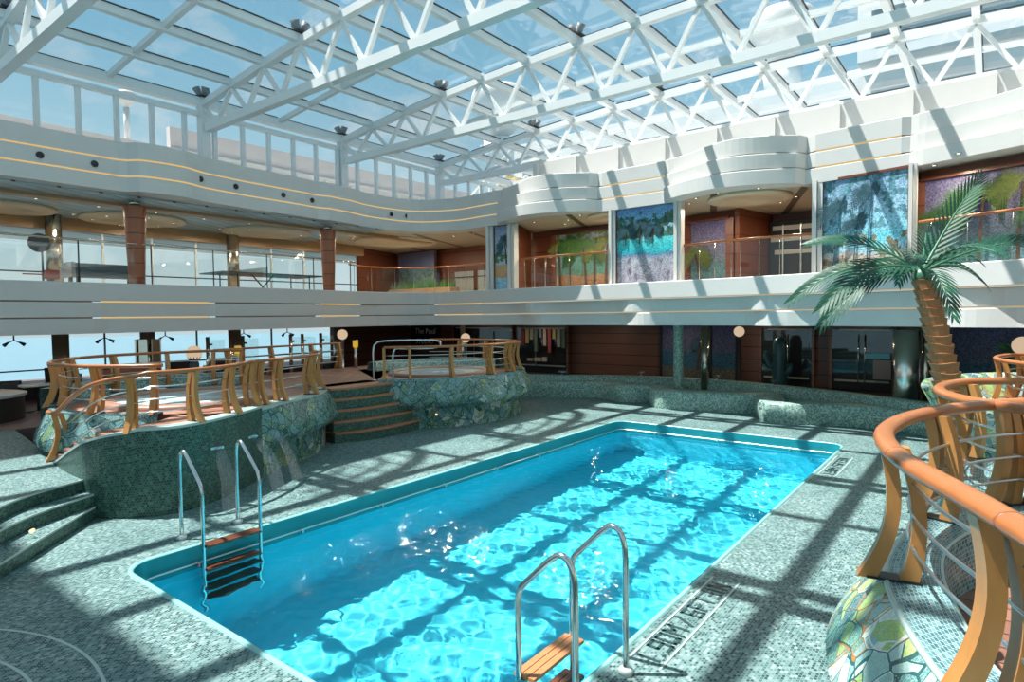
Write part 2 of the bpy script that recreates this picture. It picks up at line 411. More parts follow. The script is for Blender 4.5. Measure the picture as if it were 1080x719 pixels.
# pale arcs set in the deck
for i, r in enumerate((1.35, 1.75, 2.1)):
    a = circ(-5.15, -.55, r, 20, 175, 40); b = circ(-5.15, -.55, r + .022, 20, 175, 40)
    struct(MB().grid([[(x, y, .003) for x, y in b], [(x, y, .003) for x, y in a]]).build('trim_%d' % (20 + i), 'line'))

pool = thing('swimming_pool', 'large rectangular turquoise swimming pool sunk in the mosaic deck', 'swimming pool', (-4.43, 7.5, 0))
P0 = pool_loop(0.)
MB().grid([[(x, y, -.26) for x, y in P0], [(x, y, -2.05) for x, y in P0]], closed=True, flip=True).add([(x, y, -2.05) for x, y in P0], [tuple(range(len(P0)))]).build('basin', 'basin', pool)
MB().grid([[(x, y, .004) for x, y in P0], [(x, y, -.26) for x, y in P0]], closed=True, flip=True).build('tile_band', 'poolband', pool)
MB().grid([[(x, y, -.02) for x, y in pool_loop(.05)], [(x, y, .014) for x, y in pool_loop(.045)], [(x, y, .014) for x, y in pool_loop(.012)], [(x, y, -.02) for x, y in P0]], closed=True, flip=True).build('coping', 'poolcope', pool)
gr = MB().tube([(x, y, -.165) for x, y in pool_loop(-.055)], .010, 6, True).build('gutter_rail', 'rod', pool)
for k in range(8):
    for X in (PX0, PX1):
        s_ = 1 if X == PX0 else -1
        MB().box((X + s_ * .028, PY0 + .7 + k * 1.27, -.185), (.056, .02, .05)).build('bracket', 'rod', gr)
for k in range(3): MB().box((PX0 + .9 + k * 1.4, PY1 - .028, -.185), (.02, .056, .05)).build('bracket', 'rod', gr)

# rippled water surface: real waves in the mesh, refracting and tinting
def water_mat():
    m, nt = new_mat('pool_water')
    fr = N(nt, 'ShaderNodeFresnel', IOR=1.33)
    rf = N(nt, 'ShaderNodeBsdfRefraction', Roughness=0., IOR=1.33); gl = N(nt, 'ShaderNodeBsdfGlossy', Roughness=.04)
    gl.inputs[0].default_value = (.55, .60, .62, 1)
    x = nt.nodes.new('ShaderNodeMixShader'); L(nt, fr.outputs[0], x.inputs[0]); L(nt, rf.outputs[0], x.inputs[1]); L(nt, gl.outputs[0], x.inputs[2])
    out(nt, x.outputs[0])
    return m
M['water'] = water_mat()
WAV = [(R.uniform(0, 2 * PI), R.uniform(.12, .27), R.uniform(0, 2 * PI)) for _ in range(22)]
def wave(x, y):
    h = 0.
    for a, l, ph in WAV: h += l ** 1.6 * math.sin((x * math.cos(a) + y * math.sin(a)) * 2 * PI / l + ph)
    return h * .0060
def water():
    nx, ny = 170, 378; vs = []; fs = []
    x0, x1, y0, y1 = PX0 - .0, PX1 + .0, PY0 - .0, PY1 + .0
    for j in range(ny + 1):
        for i in range(nx + 1):
            x = x0 + (x1 - x0) * i / nx; y = y0 + (y1 - y0) * j / ny
            ed = min(i, nx - i, j, ny - j); vs.append((x, y, -.235 + wave(x, y) * min(1, ed / 4)))
    for j in range(ny):
        for i in range(nx):
            k = j * (nx + 1) + i; fs.append((k, k + 1, k + nx + 2, k + nx + 1))
    mb = MB(); mb.add(vs, fs, smooth=True); o = mb.build('water', 'water', pool)
    return o
WATER = water()

struct(MB().add([(1300 * math.cos(2 * PI * k / 64), 1300 * math.sin(2 * PI * k / 64), -26) for k in range(64)], [tuple(range(64))]).build('sea', 'sea'))

# ------------------------------------------------------------------ balcony edges (fascia bands) and slabs
LOW = spline([(-15.0, -4), (-15.0, 0), (-15.0, 4), (-15.02, 8), (-15.15, 10.3), (-15.4, 12.1), (-15.2, 13.5), (-14.4, 14.4), (-12.8, 14.55), (-11.2, 14.45), (-9.1, 14.3), (-6.6, 14.2), (-4.2, 13.95), (-3., 13.7), (-1.4, 13.2), (.4, 12.5), (3, 11.2), (6, 9.3), (8, 7.6)], .14)
UPP = spline([(-14.75, -4), (-14.75, 0), (-14.75, 4), (-14.75, 7), (-14.8, 9.5), (-15.0, 11.6), (-15.05, 13.1), (-14.7, 14.1), (-13.6, 14.65), (-12.2, 14.6), (-10, 14.6), (-6.6, 14.55), (-3.2, 14.45), (-1.3, 14.25), (.5, 13.9), (3, 13.0), (6, 11.3), (8, 9.4)], .14)
def sm(t): t = max(0., min(1., t)); return t * t * (3 - 2 * t)
def low_off(p, i):
    o = 0.
    if p[0] < -14.8 and i > 0:
        o -= .05 * (sm((p[1] - 5.0) / .1) - sm((p[1] - 7.4) / .1)) + .05 * (sm((p[1] - 10.6) / .1) - sm((p[1] - 12.9) / .1))
    if p[0] > -13.: o -= ((.0, .24, .27)[i] - (.0, .205, .23)[i] * max(0., math.sin((p[0] + 11.6 - .25 * i) * 1.9)) ** 2) * sm((p[0] + 13.) / 2)
    return o
BULGE = [(-11.75, -8.35), (-6.45, -3.2), (-1.3, 4.4)]
def upp_off(p, i):
    o = 0.
    if p[0] < -14.:
        o += (.26, .25, .24)[i] * (sm((p[1] - 5.45) / .25) - sm((p[1] - 6.5) / .8)) + (.16, .15, .14)[i] * (sm((p[1] - 10.4) / .3) - sm((p[1] - 11.4) / .9))
        o += .14 * (sm((p[1] - 5.3) / .9) - sm((p[1] - 7) / 1.6))
    for a, b in BULGE:
        if a < p[0] < b:
            t = (p[0] - a) / (b - a)
            o += (.62, .78, .92)[i] * (.55 if a > -2 else 1.) * (.30 + .70 * math.sin(PI * t) ** 1.0) * min(1, t / .03, (1 - t) / .03) - (.10 * (2 - i)) * math.sin(2 * PI * t + .6)
    return o
def band(path, z0, z1, off, i, name, mat, depth=.55):
    nr = normals2(path)
    rows = []
    for dz, d in ((z0, 0), (z1 - .015, 0), (z1, -.015), (z1, -depth), (z0, -depth), (z0, 0)):
        rows.append([(p[0] + n[0] * (off(p, i) + d), p[1] + n[1] * (off(p, i) + d), dz) for p, n in zip(path, nr)])
    return struct(MB().grid(rows, smooth=False, flip=True).build(name, mat))
def groove(path, z0, z1, off, i, sel, parent, name, mat, inset=.05):
    nr = normals2(path); run = []
    def flush():
        if len(run) > 1:
            rows = [[(p[0] + n[0] * (off(p, i) + d), p[1] + n[1] * (off(p, i) + d), z) for p, n in run] for z, d in ((z0, -inset), (z1, -inset))]
            b = MB().grid(rows, smooth=False, flip=True).build(name, mat); b.parent = parent
    for p, n in zip(path, nr):
        if sel(p): run.append((p, n))
        else: flush(); run.clear()
    flush()
tn = 0
for i, (a, b) in enumerate(((2.86, 3.25), (2.52, 2.83), (2.17, 2.49))):
    o = band(LOW, a, b, low_off, i, 'trim_%d' % (i + 1), 'white')
    if i < 2:
        lit = lambda p: (p[0] < -14.3 and (5.0 < p[1] < 7.4 or 10.5 < p[1] < 12.2)) or p[0] > -14.3
        groove(LOW, a - .032, a + .002, low_off, i, lambda p: lit(p) and p[0] < -12.5, o, 'led_strip', 'gold', .02)
        groove(LOW, a - .028, a + .002, low_off, i, lambda p: p[0] >= -12.6, o, 'led_strip', 'cream_led', .02)
        groove(LOW, a - .032, a + .002, low_off, i, lambda p: not lit(p), o, 'shadow_gap', 'bronze', .05)
for i, (a, b) in enumerate(((5.88, 6.24), (5.54, 5.85), (5.2, 5.51))):
    o = band(UPP, a, b, upp_off, i, 'trim_%d' % (i + 4), 'white')
    if i < 2:
        lit = lambda p: p[0] < -11.8 or not any(A < p[0] < B for A, B in BULGE)
        groove(UPP, a - .035, a + .004, upp_off, i, lit, o, 'led_strip', 'gold', .012)
        groove(UPP, a - .035, a + .004, upp_off, i, lambda p: not lit(p), o, 'closing_strip', 'white', .06)
# black round spots let into the upper left band
for y in (4.0, 4.93, 7.0, 7.94, 9.28, 10.2, 13.2, 13.75):
    x = min(UPP, key=lambda p: abs(p[1] - y) + (100 if p[0] > -14 else 0))
    xx = x[0] + upp_off(x, 1) if y < 12 else x[0]
    t = thing('recessed_spotlight', 'small black round spotlight set in the upper left balcony band', 'spotlight', (xx, y, 5.69), 'spotlights in the upper left band')
    MB().tube([(xx - .03, y, 5.69), (xx + .012, y, 5.69)], .055, 14).build('lens', 'black', t)
    MB().tube(circ(0, 0, .062, 0, 360, 16)[:-1] and [(xx + .012, y + .062 * math.cos(2 * PI * k / 16), 5.69 + .062 * math.sin(2 * PI * k / 16)) for k in range(16)], .008, 6, True).build('bezel', 'dark_metal', t)
def inset(path, off, i, d):
    nr = normals2(path); return [(p[0] + n[0] * (off(p, i) - d), p[1] + n[1] * (off(p, i) - d)) for p, n in zip(path, nr)]
def strip_slab(path, off, i, d, z0, z1, name, mat, outer=None):
    inn = inset(path, off, i, d); n = len(inn); outp = []
    for k, (x, y) in enumerate(inn):
        # outer ring: straight out to the ship's side or the back
        if y < 13.2 and x < -12: outp.append((-26., y))
        elif x < -13.6:
            t = (y - 13.2) / 1.6; outp.append((-26. + 12.0 * max(0, min(1, (x + 15.2) / 1.6)), 21.5))
        else: outp.append((x, 21.5))
    mb = MB()
    mb.grid([[(x, y, z0) for x, y in inn], [(x, y, z0) for x, y in outp]], smooth=False)
    mb.grid([[(x, y, z1) for x, y in inn], [(x, y, z1) for x, y in outp]], smooth=False, flip=True)
    return struct(mb.build(name, mat))
strip_slab(LOW, low_off, 0, .3, 2.62, 3.18, 'floor_balcony', 'greybeam')
strip_slab(LOW, low_off, 2, .3, 2.175, 2.6, 'ceiling_lower', 'greybeam')
strip_slab(UPP, upp_off, 2, .3, 5.204, 5.5, 'ceiling_upper', 'cream_slats')
strip_slab(UPP, upp_off, 0, .3, 5.9, 6.2, 'floor_sun_deck', 'white')
# slatted metal ceiling over the left promenade, with its beam and window head
struct(MB().box((-17.35, 4.5, 5.185), (4.5, 17., .03)).build('ceiling_slats', 'slats'))
struct(MB().box((-16.2, 6., 5.15), (.35, 20., .1)).build('trim_7', 'bronze'))
struct(MB().box((-19.55, 5.8, 5.02), (.3, 19.6, .36)).build('trim_8', 'bronze'))

# ------------------------------------------------------------------ ship's side: glazed walls left
def glazed(y0, y1, z0, z1, X, step, nm, k, bar=None, w=.06):
    t = struct(MB().box((X, (y0 + y1) / 2, z0 + .03), (.12, y1 - y0, .06)).build('window_%d' % k, 'dark_metal'))
    n = int((y1 - y0) / step)
    for i in range(n + 1):
        MB().box((X, y0 + i * step, (z0 + z1) / 2), (.07, w, z1 - z0)).build('mullion', 'frame' if nm == 'up' else 'dark_metal', t)
    if bar: MB().box((X + .05, (y0 + y1) / 2, bar), (.04, y1 - y0, .035)).build('window_rail', 'dark_metal', t)
    MB().add([(X, y0, z0), (X, y1, z0), (X, y1, z1), (X, y0, z1)], [(0, 1, 2, 3)]).build('pane', 'win', t)
    return t
glazed(-3.5, 15.5, 3.18, 4.86, -19.55, 1.27, 'up', 1, 3.72, .05)
glazed(-3.5, 14.2, .45, 2.18, -19.55, 2.53, 'low', 2, 1.18, .03)
struct(MB().box((-19.5, 5.5, .6), (.25, 18, .3)).build('baseboard_left', 'dark_metal'))

# ------------------------------------------------------------------ back walls
def panel(name, x0, x1, y0, y1, z0, z1, mat, d=.12, parent=None):
    """upright slab between two plan points, facing the pool"""
    a, b = Vector((x0, y0)), Vector((x1, y1)); t = (b - a).normalized(); n = Vector((-t[1], t[0])) * d
    L_ = (b - a).length
    vs = [(*a, z0), (*b, z0), (*b, z1), (*a, z1), (*(a + n), z0), (*(b + n), z0), (*(b + n), z1), (*(a + n), z1)]
    fs = [(0, 1, 2, 3), (5, 4, 7, 6), (4, 0, 3, 7), (1, 5, 6, 2), (3, 2, 6, 7), (4, 5, 1, 0)]
    uv = [[(0, 0), (L_, 0), (L_, z1 - z0), (0, z1 - z0)]] + [None] * 5
    return MB().add(vs, fs, uv).build(name, mat, parent)
struct(panel('wall_back_lower', -20.3, 9, 18.7, 18.7, .0, 2.2, 'panel'))
struct(panel('wall_left_lower', -19.6, -20.3, 14.2, 18.7, .0, 2.2, 'panel'))
struct(panel('wall_left_upper', -19.6, -20.6, 15.5, 18.4, 3.18, 5.2, 'panel_up'))
struct(panel('wall_back_upper', -20.6, 9, 18.4, 18.4, 3.18, 5.2, 'panel_up'))
struct(panel('wall_back_end', 9., 9., 21.5, -4, 0, 6.2, 'white'))

# pilasters (white uprights between the murals)
for x0, x1, y in ((-12.36, -12.12, 14.75), (-11.5, -11.28, 14.72), (-8.05, -7.88, 14.68), (-6.2, -6.03, 14.6), (-3.06, -2.86, 14.5), (-1.28, -1.15, 14.05)):
    t = thing('pilaster', None, 'pilaster', ((x0 + x1) / 2, y, 3.18), None)
    w = x1 - x0
    for k in (0, 1):
        MB().box(((x0 + x1) / 2 + (k - .5) * w * .52, y + .05 * k, 4.22), (w * .46, .22, 2.06)).build('shaft', 'white', t)
    t['label'] = {-12.36: 'white pilaster left of the narrow palm mural', -11.5: 'white pilaster right of the narrow palm mural', -8.05: 'white pilaster left of the lagoon and coral mural', -6.2: 'white pilaster right of the lagoon and coral mural',
                  -3.06: 'white pilaster left of the beach mural behind the palm', -1.28: 'white pilaster right of the beach mural behind the palm'}[x0]

SKY = (.30, .40, .62); 
mats = dict(
  narrow=mural('mural_narrow', [(0., (.30, .55, .68)), (.17, (.34, .58, .70)), (.19, (.62, .34, .16)), (.36, (.60, .40, .22)), (.38, (.40, .55, .60)), (.62, (.42, .60, .72)), (1., (.16, .20, .38))], .18, 2.6, [((.02, .08, .04), (.15, .25, .12), .40, .50, 16, .5)], .35, 3.),
  lagoon=mural('mural_lagoon', [(0., (.22, .22, .28)), (.30, (.36, .36, .42)), (.37, (.10, .22, .34)), (.40, (.03, .42, .48)), (.55, (.10, .58, .58)), (.58, (.32, .46, .48)), (.80, (.16, .38, .60)), (1., (.12, .22, .50))], .32, 2.2,
     [((.015, .055, .045), (.09, .20, .15), .56, .80, 15, .40), ((.10, .08, .13), (.46, .46, .50), .0, .30, 9, .48)], .4, 11.),
  beach=mural('mural_beach', [(0., (.40, .28, .17)), (.16, (.42, .36, .32)), (.22, (.30, .56, .68)), (.36, (.14, .52, .64)), (.42, (.22, .54, .68)), (.62, (.30, .50, .64)), (.86, (.26, .42, .58)), (1., (.12, .22, .36))], .4, 1.8,
     [((.03, .09, .11), (.16, .36, .44), .42, .92, 11, .53), ((.06, .10, .08), (.26, .22, .15), .0, .34, 12, .55)], .4, 23.),
  palms=mural('mural_palms', [(0., (.30, .14, .06)), (.20, (.36, .18, .08)), (.24, (.10, .24, .20)), (.52, (.12, .26, .24)), (.58, (.30, .34, .38)), (1., (.22, .24, .32))], .3, 1.6,
     [((.015, .05, .012), (.14, .22, .04), .66, 1.1, 9, .5)], .4, 31.),
  dusk=mural('mural_dusk', [(0., (.10, .20, .24)), (.25, (.12, .24, .26)), (.30, (.16, .20, .26)), (.5, (.17, .16, .27)), (1., (.14, .12, .26))], .2, 2., [], .5, 43.),
  corner=mural('mural_corner', [(0., (.10, .13, .06)), (.30, (.14, .18, .10)), (.36, (.16, .30, .34)), (.58, (.13, .26, .36)), (.62, (.15, .19, .32)), (1., (.16, .16, .28))], .3, 2.,
     [((.03, .06, .02), (.22, .25, .12), .05, .50, 12, .55)], .35, 53.),
  low=mural('mural_low', [(0., (.14, .11, .08)), (.16, (.13, .12, .10)), (.2, (.04, .12, .18)), (.40, (.05, .11, .18)), (.43, (.11, .11, .18)), (1., (.10, .08, .20))], .08, 2.4, [], .55, 61.),
)
def framed(name, label, x0, x1, y0, y1, z0, z1, mat, fw=.0, fmat='panel_up', group=None):
    """a mosaic panel with its own thin frame"""
    t = thing(name, label, 'mural', ((x0 + x1) / 2, (y0 + y1) / 2, z0), group)
    panel('mosaic_panel', x0, x1, y0, y1, z0, z1, mat, .08, t)
    d = Vector((x1 - x0, y1 - y0)).normalized(); n = Vector((d[1], -d[0])) * .02
    fr = MB(); w = fw or .03
    for (xa, ya, za, xb, yb, zb) in ((x0, y0, z0, x0, y0, z1), (x1, y1, z0, x1, y1, z1), (x0, y0, z1, x1, y1, z1)):
        fr.bar((xa + n[0], ya + n[1], za), (xb + n[0], yb + n[1], zb), w, .05, (0, -1, 0) if za != zb else (0, 0, 1))
    fr.build('frame', fmat, t)
    return t
def palm_motif(par, x, y, z, h, r, cols, lean=.0, trunkw=.05, nf=9, tmat=None, seed=1):
    """a palm laid in tesserae, standing a few millimetres proud of its panel"""
    rr = random.Random(seed); mb = MB(); y -= .03
    pts = [(x + lean * (k / 6) ** 1.5, z + h * k / 6) for k in range(7)]
    vs = []; fs = []
    for k, (px_, pz) in enumerate(pts):
        w = trunkw * (1.3 - .6 * k / 6); vs += [(px_ - w / 2, y, pz), (px_ + w / 2, y, pz), (px_ - w / 2, y + .02, pz), (px_ + w / 2, y + .02, pz)]
    for k in range(6):
        a = k * 4; fs += [(a, a + 1, a + 5, a + 4), (a + 1, a + 3, a + 7, a + 5), (a + 2, a, a + 4, a + 6)]
    mb.add(vs, fs).build('palm_trunk_motif', cols[2], par)
    cx, cz = pts[-1]; mb = MB()
    for f in range(nf):
        a = -.45 + (PI + .9) * f / (nf - 1) + rr.uniform(-.12, .12); ln = r * rr.uniform(.8, 1.1)
        prev = None
        for k in range(1, 13):
            t = k / 12; px_ = cx + math.cos(a) * ln * t; pz = cz + math.sin(a) * ln * t * .8 - .45 * r * t * t
            if prev:
                dx, dz = px_ - prev[0], pz - prev[1]; l = math.hypot(dx, dz); nx, nz = -dz / l, dx / l
                w = .30 * r * math.sin(PI * min(1, t * .85 + .12)) * rr.uniform(.8, 1.1)
                for sgn in (1, -1):
                    q = (px_ + nx * w * sgn + dx / l * w * .9, pz + nz * w * sgn + dz / l * w * .9 - .15 * w)
                    b0 = (prev[0], prev[1]); b1 = (px_ - dx * .25, pz - dz * .25)
                    yy = y - .002 * f
                    mb.add([(b0[0], yy, b0[1]), (b1[0], yy, b1[1]), (q[0], yy, q[1]), (b0[0], yy + .012, b0[1]), (b1[0], yy + .012, b1[1]), (q[0], yy + .012, q[1])], [(0, 1, 2), (5, 4, 3), (0, 3, 4, 1), (1, 4, 5, 2), (2, 5, 3, 0)])
            prev = (px_, pz)
    mb.build('palm_crown_motif', cols[0], par)
M['mg'] = plain('tessera_green', (.05, .13, .03), .4, 0, .4, .6, 30)
M['my'] = plain('tessera_lime', (.15, .18, .04), .4, 0, .4, .6, 25)
M['mt'] = plain('tessera_trunk', (.10, .055, .03), .5, 0, .3, .4, 25)
M['mb'] = plain('tessera_dusk', (.05, .12, .15), .4, 0, .4, .5, 30)
t = framed('mosaic_mural', 'narrow mosaic mural of a beach with palm between two white pilasters', -12.12, -11.5, 14.78, 14.75, 3.22, 5.2, mats['narrow'])
palm_motif(t, -11.62, 14.74, 4.02, .62, .42, ('mb', 'mg', 'mt'), -.05, .03, 9, seed=3)
t = framed('mosaic_mural', 'square mosaic mural of a turquoise lagoon above grey coral', -7.88, -6.2, 14.72, 14.66, 3.22, 5.22, mats['lagoon'])
for k, (x, z) in enumerate(((-7.6, 4.5), (-7.2, 4.62), (-6.85, 4.5))): palm_motif(t, x, 14.69, 4.25, z - 4.25 + .1, .30, ('mb', 'mg', 'mt'), .03, .02, 9, seed=k + 5)
t = framed('mosaic_mural', 'mosaic mural of a pale blue beach and leaves left of the palm crown', -2.86, -1.28, 14.52, 14.1, 3.22, 5.22, mats['beach'])
for k, (x, z, r) in enumerate(((-2.6, 4.6, .5), (-2.25, 4.25, .42), (-2.0, 4.85, .45), (-2.65, 3.9, .3))): palm_motif(t, x, 14.52 - (x + 2.86) * .266 - .02, 3.3, z - 3.3, r, ('mb', 'mb', 'mb'), .08, .02, 11, seed=k + 81)
t = framed('mosaic_mural', 'mosaic mural of lime green palm trees over a brown shore', -11.15, -8.6, 16.6, 16.6, 3.22, 5.02, mats['palms'], .16)
for k, (x, h, r, c, ln) in enumerate(((-10.55, 1.35, .55, 'mg', .05), (-9.95, 1.2, .75, 'mg', -.1), (-9.25, 1.25, .5, 'my', .05), (-10.9, 1.3, .4, 'my', -.05), (-9.65, 1.0, .45, 'my', .0))): palm_motif(t, x, 16.6, 3.35, h, r, (c, c, 'mt'), ln, .06, 11, seed=k + 11)
t = framed('mosaic_mural', 'mosaic mural of a dusk sky and one lit palm in the middle upper recess', -6.75, -5.5, 16.75, 16.55, 3.22, 4.98, mats['dusk'], .2)
palm_motif(t, -6.35, 16.62, 3.3, .75, .5, ('my', 'mg', 'mt'), -.1, .05, 11, seed=31)
t = framed('mosaic_mural', 'wide mosaic mural of palm trees behind the upper right gold rail', -1.12, 3.2, 14.6, 13.2, 3.22, 5.0, mats['dusk'], .14)
for k, (x, y, h, r, c) in enumerate(((-.8, 14.45, .95, .5, 'mg'), (-.2, 14.26, 1.2, .75, 'mg'), (.35, 14.08, 1.35, .6, 'my'), (.9, 13.9, 1.1, .7, 'mg'), (1.5, 13.7, 1.2, .6, 'my'))): palm_motif(t, x, y - .05, 3.3, h, r, (c, c, 'mt'), .05, .05, 11, seed=k + 41)
t = framed('mosaic_mural', 'mosaic mural of a dim seascape at the upper left corner', -20.3, -17.9, 18.2, 18.0, 3.22, 5.15, mats['corner'])

# recess returns and furniture of the upper level
struct(panel('wall_recess_1', -11.4, -12.1, 14.95, 16.65, 3.18, 5.2, 'panel_up'))
struct(panel('wall_recess_2', -12.1, -8.2, 16.75, 16.75, 3.18, 5.2, 'panel_up'))
struct(panel('wall_recess_3', -5.25, -4.9, 16.5, 18.3, 3.18, 5.2, 'panel_up'))
struct(panel('wall_recess_4', -7.1, -5.25, 16.95, 16.65, 3.18, 5.2, 'panel_up'))
struct(panel('wall_recess_5', -3.0, -3.1, 18.3, 14.7, 3.18, 5.2, 'panel_up'))
struct(panel('wall_recess_6', -1.15, 3.4, 14.75, 13.35, 3.18, 5.2, 'panel_up'))
# white-framed inner windows low in the corner wall, and doors
for i, (a, b) in enumerate(((-17.2, -16.0), (-16.0, -14.9), (-14.45, -13.9), (-13.3, -12.6))):
    t = struct(MB().box(((a + b) / 2, 18.36, 3.75), (b - a - .1, .06, .95)).build('window_%d' % (i + 3), plain('frosted_%d' % i, (.42, .44, .42), .3)))
    for x in (a + .05, b - .05): MB().box((x, 18.32, 3.75), (.06, .08, 1.0)).build('mullion', 'panel_up', t)
    MB().box(((a + b) / 2, 18.32, 4.0), (b - a, .08, .04)).build('window_rail', 'panel_up', t)
t = struct(MB().box((-14.2, 18.31, 4.05), (.24, .05, .38)).build('door_9', 'black'))
t = struct(panel('door_1', -19.75, -20.05, 15.9, 16.8, 3.18, 4.75, 'black', .05))
MB().tube([(-19.8, 16.1, 3.9), (-19.8, 16.1, 4.2)], .02, 8).build('door_handle', 'steel', t)
for nm, x0, x1, y, k in (('door_2', -4.85, -3.1, 17.9, 0),):
    t = struct(panel(nm, x0, x1, y, y, 3.18, 4.95, 'darkglass', .06))
    for x in (-4.5, -4.05, -3.6, -3.3): MB().box((x, y - .06, 4.0), (.035, .04, 1.65)).build('door_rail', 'chrome', t)
    for z, xx in ((4.75, 1.6), (4.45, 1.7), (4.1, 1.5)): MB().box(((x0 + x1) / 2, y - .03, z), (xx, .03, .12)).build('glazing_bar', 'greybeam', t)
# corner counter with plants and lamps, seen through the balustrade
t = thing('planter_box', 'long low planter with shrubs behind the upper corner balustrade', 'planter', (-17.6, 16.6, 3.18))
MB().box((-17.5, 16.9, 3.36), (3.4, .5, .36)).build('box', 'bronze', t)
fo = MB(); rr = random.Random(4)
for k in range(240):
    x = -17.5 + rr.uniform(-1.65, 1.65); y = 16.9 + rr.uniform(-.2, .2); z = 3.5; a = rr.uniform(0, 2 * PI); h = rr.uniform(.15, .45)
    fo.add([(x - .03, y, z), (x + .03, y, z), (x + math.cos(a) * .12, y + math.sin(a) * .12, z + h)], [(0, 1, 2)])
tag(fo.build('foliage', 'plant', t), kind='stuff')

# ceiling discs and downlights
def disc(x, y, r, z, mat, label):
    t = thing('ceiling_disc', label, 'ceiling disc', (x, y, z))
    MB().lathe([(r, 0), (r, -.05), (r * .97, -.07), (r * .55, -.07), (r * .53, -.03), (.01, -.03)], (x, y, z), 40).build('raft', mat, t)
disc(-18.5, 4.3, 1.0, 5.17, 'cream', 'round cream ceiling disc at the near end of the slatted ceiling'); disc(-18.3, 7.0, 1.25, 5.17, 'cream', 'round cream ceiling disc behind the nearer wooden column'); disc(-18.0, 10.7, 1.3, 5.17, 'cream', 'round cream ceiling disc nearer the far wooden column')
disc(-17.2, 15.3, 1.5, 5.2, 'cream', 'round cream ceiling disc over the upper corner mural'); disc(-4.6, 15.2, .95, 5.2, 'cream', 'oval cream ceiling disc over the middle upper recess'); disc(-8.3, 15.5, .8, 5.2, 'cream', 'cream ceiling disc over the palm mural recess')
def downlight(x, y, z, group, label):
    t = tag(MB().lathe([(.055, .0), (.055, -.012), (.035, -.014), (.034, -.006), (.004, -.006)], (x, y, z), 14).build('downlight', 'steel'), label, 'downlight', group)
    MB().lathe([(.033, -.004), (.033, -.009), (.003, -.009)], (x, y, z), 12).build('lens', 'spot', t)
rr = random.Random(12)
for x in (-16.9, -18.6):
    for k in range(9): downlight(x + .1 * (k % 2), 3.2 + k * 1.25, 5.17, 'downlights in the slatted ceiling', 'small round downlight in the blue slatted ceiling')
for k in range(7): downlight(-15.9, 3.4 + k * 1.5, 5.2, 'downlights along the left soffit', 'small round downlight along the left soffit edge')
for cx, cy, r in ((-18.3, 7.0, .95), (-18.0, 10.7, 1.0)):
    for k in range(6): downlight(cx + r * math.cos(k * 1.05), cy + r * math.sin(k * 1.05), 5.10, 'downlights in the cream discs', 'small round downlight in a cream ceiling disc')
for x, y in ((-15.6, 14.9), (-14.6, 15.6), (-13.6, 15.5), (-16.6, 14.4), (-12.8, 16.2), (-17.5, 13.6)): downlight(x, y, 5.2, 'downlights in the corner soffit', 'small round downlight in the upper corner soffit')
for x, y in ((-10.7, 14.9), (-9.7, 15.2), (-9., 14.7), (-10.2, 15.8), (-8.5, 16.)): downlight(x, y, 5.2, 'downlights over the palm mural', 'small round downlight over the palm tree mural')
for x, y in ((-6., 15.0), (-5.6, 14.4), (-5.0, 14.2), (-4.1, 14.2), (-4.9, 16.2), (-4.2, 16.4), (-3.7, 15.8), (-5.5, 15.9)): downlight(x, y, 5.2 if (x + 4.6) ** 2 + (y - 15.2) ** 2 > .85 else 5.13, 'downlights in the middle recess', 'small round downlight over the middle upper recess')
for x, y in ((-.5, 13.4), (.6, 13.1), (-.9, 14.2), (1.6, 12.6)): downlight(x, y, 5.2, 'downlights over the right mural', 'small round downlight over the right palm mural')

# columns
def wood_col(x, y, label):
    t = thing('wooden_column', label, 'column', (x, y, 3.18))
    MB().lathe([(.165, 0), (.172, .3), (.235, 1.86), (.235, 1.88), (.1, 1.885)], (x, y, 3.18), 28).build('shaft', 'column', t)
    MB().lathe([(.12, 1.88), (.12, 2.02)], (x, y, 3.18), 20).build('neck', 'chrome', t)
wood_col(-15.62, 6.0, 'tapered rosewood column by the arcade table on the upper left'); wood_col(-15.75, 11.33, 'tapered rosewood column beyond the table tennis table')
def chrome_col(x, y, z0, z1, r, label, group=None, base=True):
    t = thing('chrome_column', label, 'column', (x, y, z0), group)
    MB().lathe([(r, 0), (r, z1 - z0)], (x, y, z0), 24).build('shaft', 'chrome', t)
    MB().lathe([(r * 1.25, 0), (r * 1.25, .05), (r * 1.02, .08)], (x, y, z0), 24).build('base_ring', 'steel', t)
chrome_col(-19.1, 5.4, 3.18, 5.17, .18, 'bronze chrome column behind the arcade table'); chrome_col(-19.1, 10.15, 3.18, 5.17, .18, 'bronze chrome column behind the table tennis table')
chrome_col(-17.5, 5.0, .45, 2.17, .17, 'bronze chrome column at the near lower left window'); chrome_col(-17.5, 9.28, .45, 2.17, .17, 'bronze chrome column amid the glass screens'); chrome_col(-17.5, 12.9, .45, 2.17, .15, 'bronze chrome column near the corner globe lamp')
t = thing('clad_column', 'thick column with mirrored bronze cladding behind the left hot tub', 'column', (-17.2, 6.8, .45))
MB().lathe([(.17, 0), (.17, 1.72)], (-17.2, 6.8, .45), 24).build('shaft', 'chrome', t)
for k in range(6):
    a = k * PI / 3 + .3
    MB().box((-17.2 + .27 * math.cos(a), 6.8 + .27 * math.sin(a), 1.2), (.03, .2, 1.5), a).build('mirror_panel', 'chrome', t)
chrome_col(-6.25, 16.75, .0, 2.17, .12, 'polished chrome column between the lower murals'); chrome_col(-13.6, 14.9, .4, 2.17, .09, 'slim chrome column behind the far hot tub')
t = thing('chrome_column', 'wide polished chrome column beside the palm trunk', 'column', (-1.35, 15.6, 0))
MB().lathe([(.25, 0), (.25, 2.05)], (-1.42, 15.6, 0), 32).build('drum', plain('mirror_steel', (.78, .77, .72), .22, 1.), t); MB().lathe([(.07, 0), (.07, 2.17)], (-1.08, 15.7, 0), 20).build('pole', 'chrome', t)
